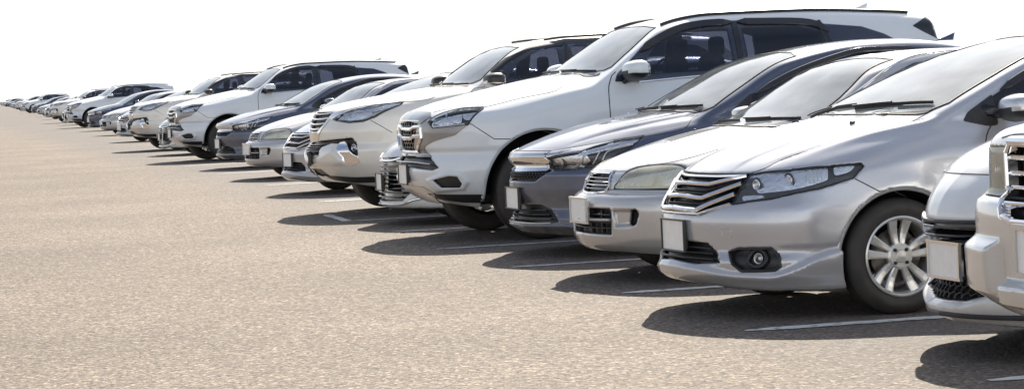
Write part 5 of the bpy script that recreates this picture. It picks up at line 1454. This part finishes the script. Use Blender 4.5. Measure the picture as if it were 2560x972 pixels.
FAR_PARTS = {'body', 'hood', 'front_bumper', 'door', 'windscreen', 'side_window', 'headlight', 'grille', 'wheel', 'tyre', 'rim', 'number_plate', 'door_mirror',
             'chrome_bar', 'chrome_surround', 'wheel_arch_lip', 'door_visor', 'lower_guard', 'grille_surround', 'fog_lamp_trim', 'lower_intake', 'reflector', 'dashboard', 'seat', 'roof_rail'}
FARTHEST = {'body', 'hood', 'front_bumper', 'door', 'windscreen', 'side_window', 'headlight', 'grille', 'wheel', 'tyre', 'rim', 'door_visor'}

def kind_of(o): return o.name.split('.')[0]

def copy_tree(o, parent, keep):
    c = o.copy(); COL.objects.link(c)
    if parent is not None: c.parent = parent
    for ch in list(KIDS.get(o.name, ())):
        if keep is None or kind_of(ch) in keep: copy_tree(ch, c, keep)
    return c

roots = {}
for key, fn, _, (X, Z, a) in ANG:
    r = fn(LABEL[key][0]); r['group'] = GROUP[key]; place(r, X, Z, a); roots[key] = r
KIDS = {}
for o in list(COL.objects):
    if o.parent is not None: KIDS.setdefault(o.parent.name, []).append(o)
for k in (1, 2, 3, 4):
    f = 1 / S_STEP ** k
    keep = None if k == 1 else FAR_PARTS if k < 4 else FARTHEST
    for key, fn, _, (X, Z, a) in ANG:
        c = copy_tree(roots[key], None, keep)
        X2, Z2 = X + U_VP * Z * (f - 1), Z * f
        turn = math.degrees(math.atan(X / Z) - math.atan(X2 / Z2))
        place(c, X2, Z2, a + .7 * turn)
        c['label'] = LABEL[key][k]
r = build_hatch('white hatchback with black slotted lower front and chrome framed plate, right of the near wheel'); place(r, 1.865, 10.7, 18.0)
r = build_truck('bright silver SUV with upright chrome slat grille, cut off by the right edge'); place(r, 1.80, 8.25, 18.0)

# ---- bay lines, worn
def bay_line(x, y, ang, length, w=.10):
    rnd = random.Random(int(x * 100) + int(y * 10)); n = int(length / .06) + 2; V = []
    c, s_ = math.cos(ang), math.sin(ang)
    for i in range(n):
        t = length * i / (n - 1); k = min(1, .35 + i * .25)
        a, b = w / 2 * k + rnd.uniform(-.010, .006), -w / 2 * k + rnd.uniform(-.006, .010)
        V += [(x + c * t - s_ * a, y + s_ * t + c * a, .004), (x + c * t - s_ * b, y + s_ * t + c * b, .004)]
    return np.array(V), [[2 * i, 2 * i + 1, 2 * i + 3, 2 * i + 2] for i in range(n - 1)]
def worn_paint():
    m, nt, out = nt_of('worn_line_paint'); L = nt.links.new
    b = nt.nodes.new('ShaderNodeBsdfPrincipled'); b.inputs['Roughness'].default_value = .7
    tc = nt.nodes.new('ShaderNodeTexCoord'); n = nt.nodes.new('ShaderNodeTexNoise'); n.inputs['Scale'].default_value = 16; n.inputs['Detail'].default_value = 5
    L(tc.outputs['Object'], n.inputs['Vector'])
    cr = nt.nodes.new('ShaderNodeValToRGB'); e = cr.color_ramp.elements
    e[0].position = .33; e[0].color = (.22, .19, .165, 1); e[1].position = .44; e[1].color = (.62, .62, .60, 1)
    L(n.outputs['Fac'], cr.inputs[0]); L(cr.outputs[0], b.inputs['Base Color']); L(b.outputs[0], out.inputs[0]); return m
WP = worn_paint()
LN = [(1.88, 9.90, 14, .12), (1.11, 12.18, 14, .13), (.60, 14.57, 15, .12), (-.06, 16.95, 14, .09), (-.65, 19.12, 14, .09), (-1.12, 21.59, 14, .09), (-1.65, 23.63, 14, .09)]
for x, y, a, w in LN:
    V, Q = bay_line(x, y, math.radians(a), 5.0, w)
    o = obj('bay_line', V, Q, WP, smooth=False); o['kind'] = 'structure'
V, Q = bay_line(-1.97, 24.99, math.atan2(-1.36, .32), 1.4, .10)
o = obj('bay_line', V, Q, WP, smooth=False); o['kind'] = 'structure'
for k in (1, 2):
    f = 1 / S_STEP ** k
    for x, y, a, w in LN[1:]:
        V, Q = bay_line(x + U_VP * y * (f - 1), y * f, math.radians(a + 5 * k), 5.0, .11)
        o = obj('bay_line', V, Q, WP, smooth=False); o['kind'] = 'structure'
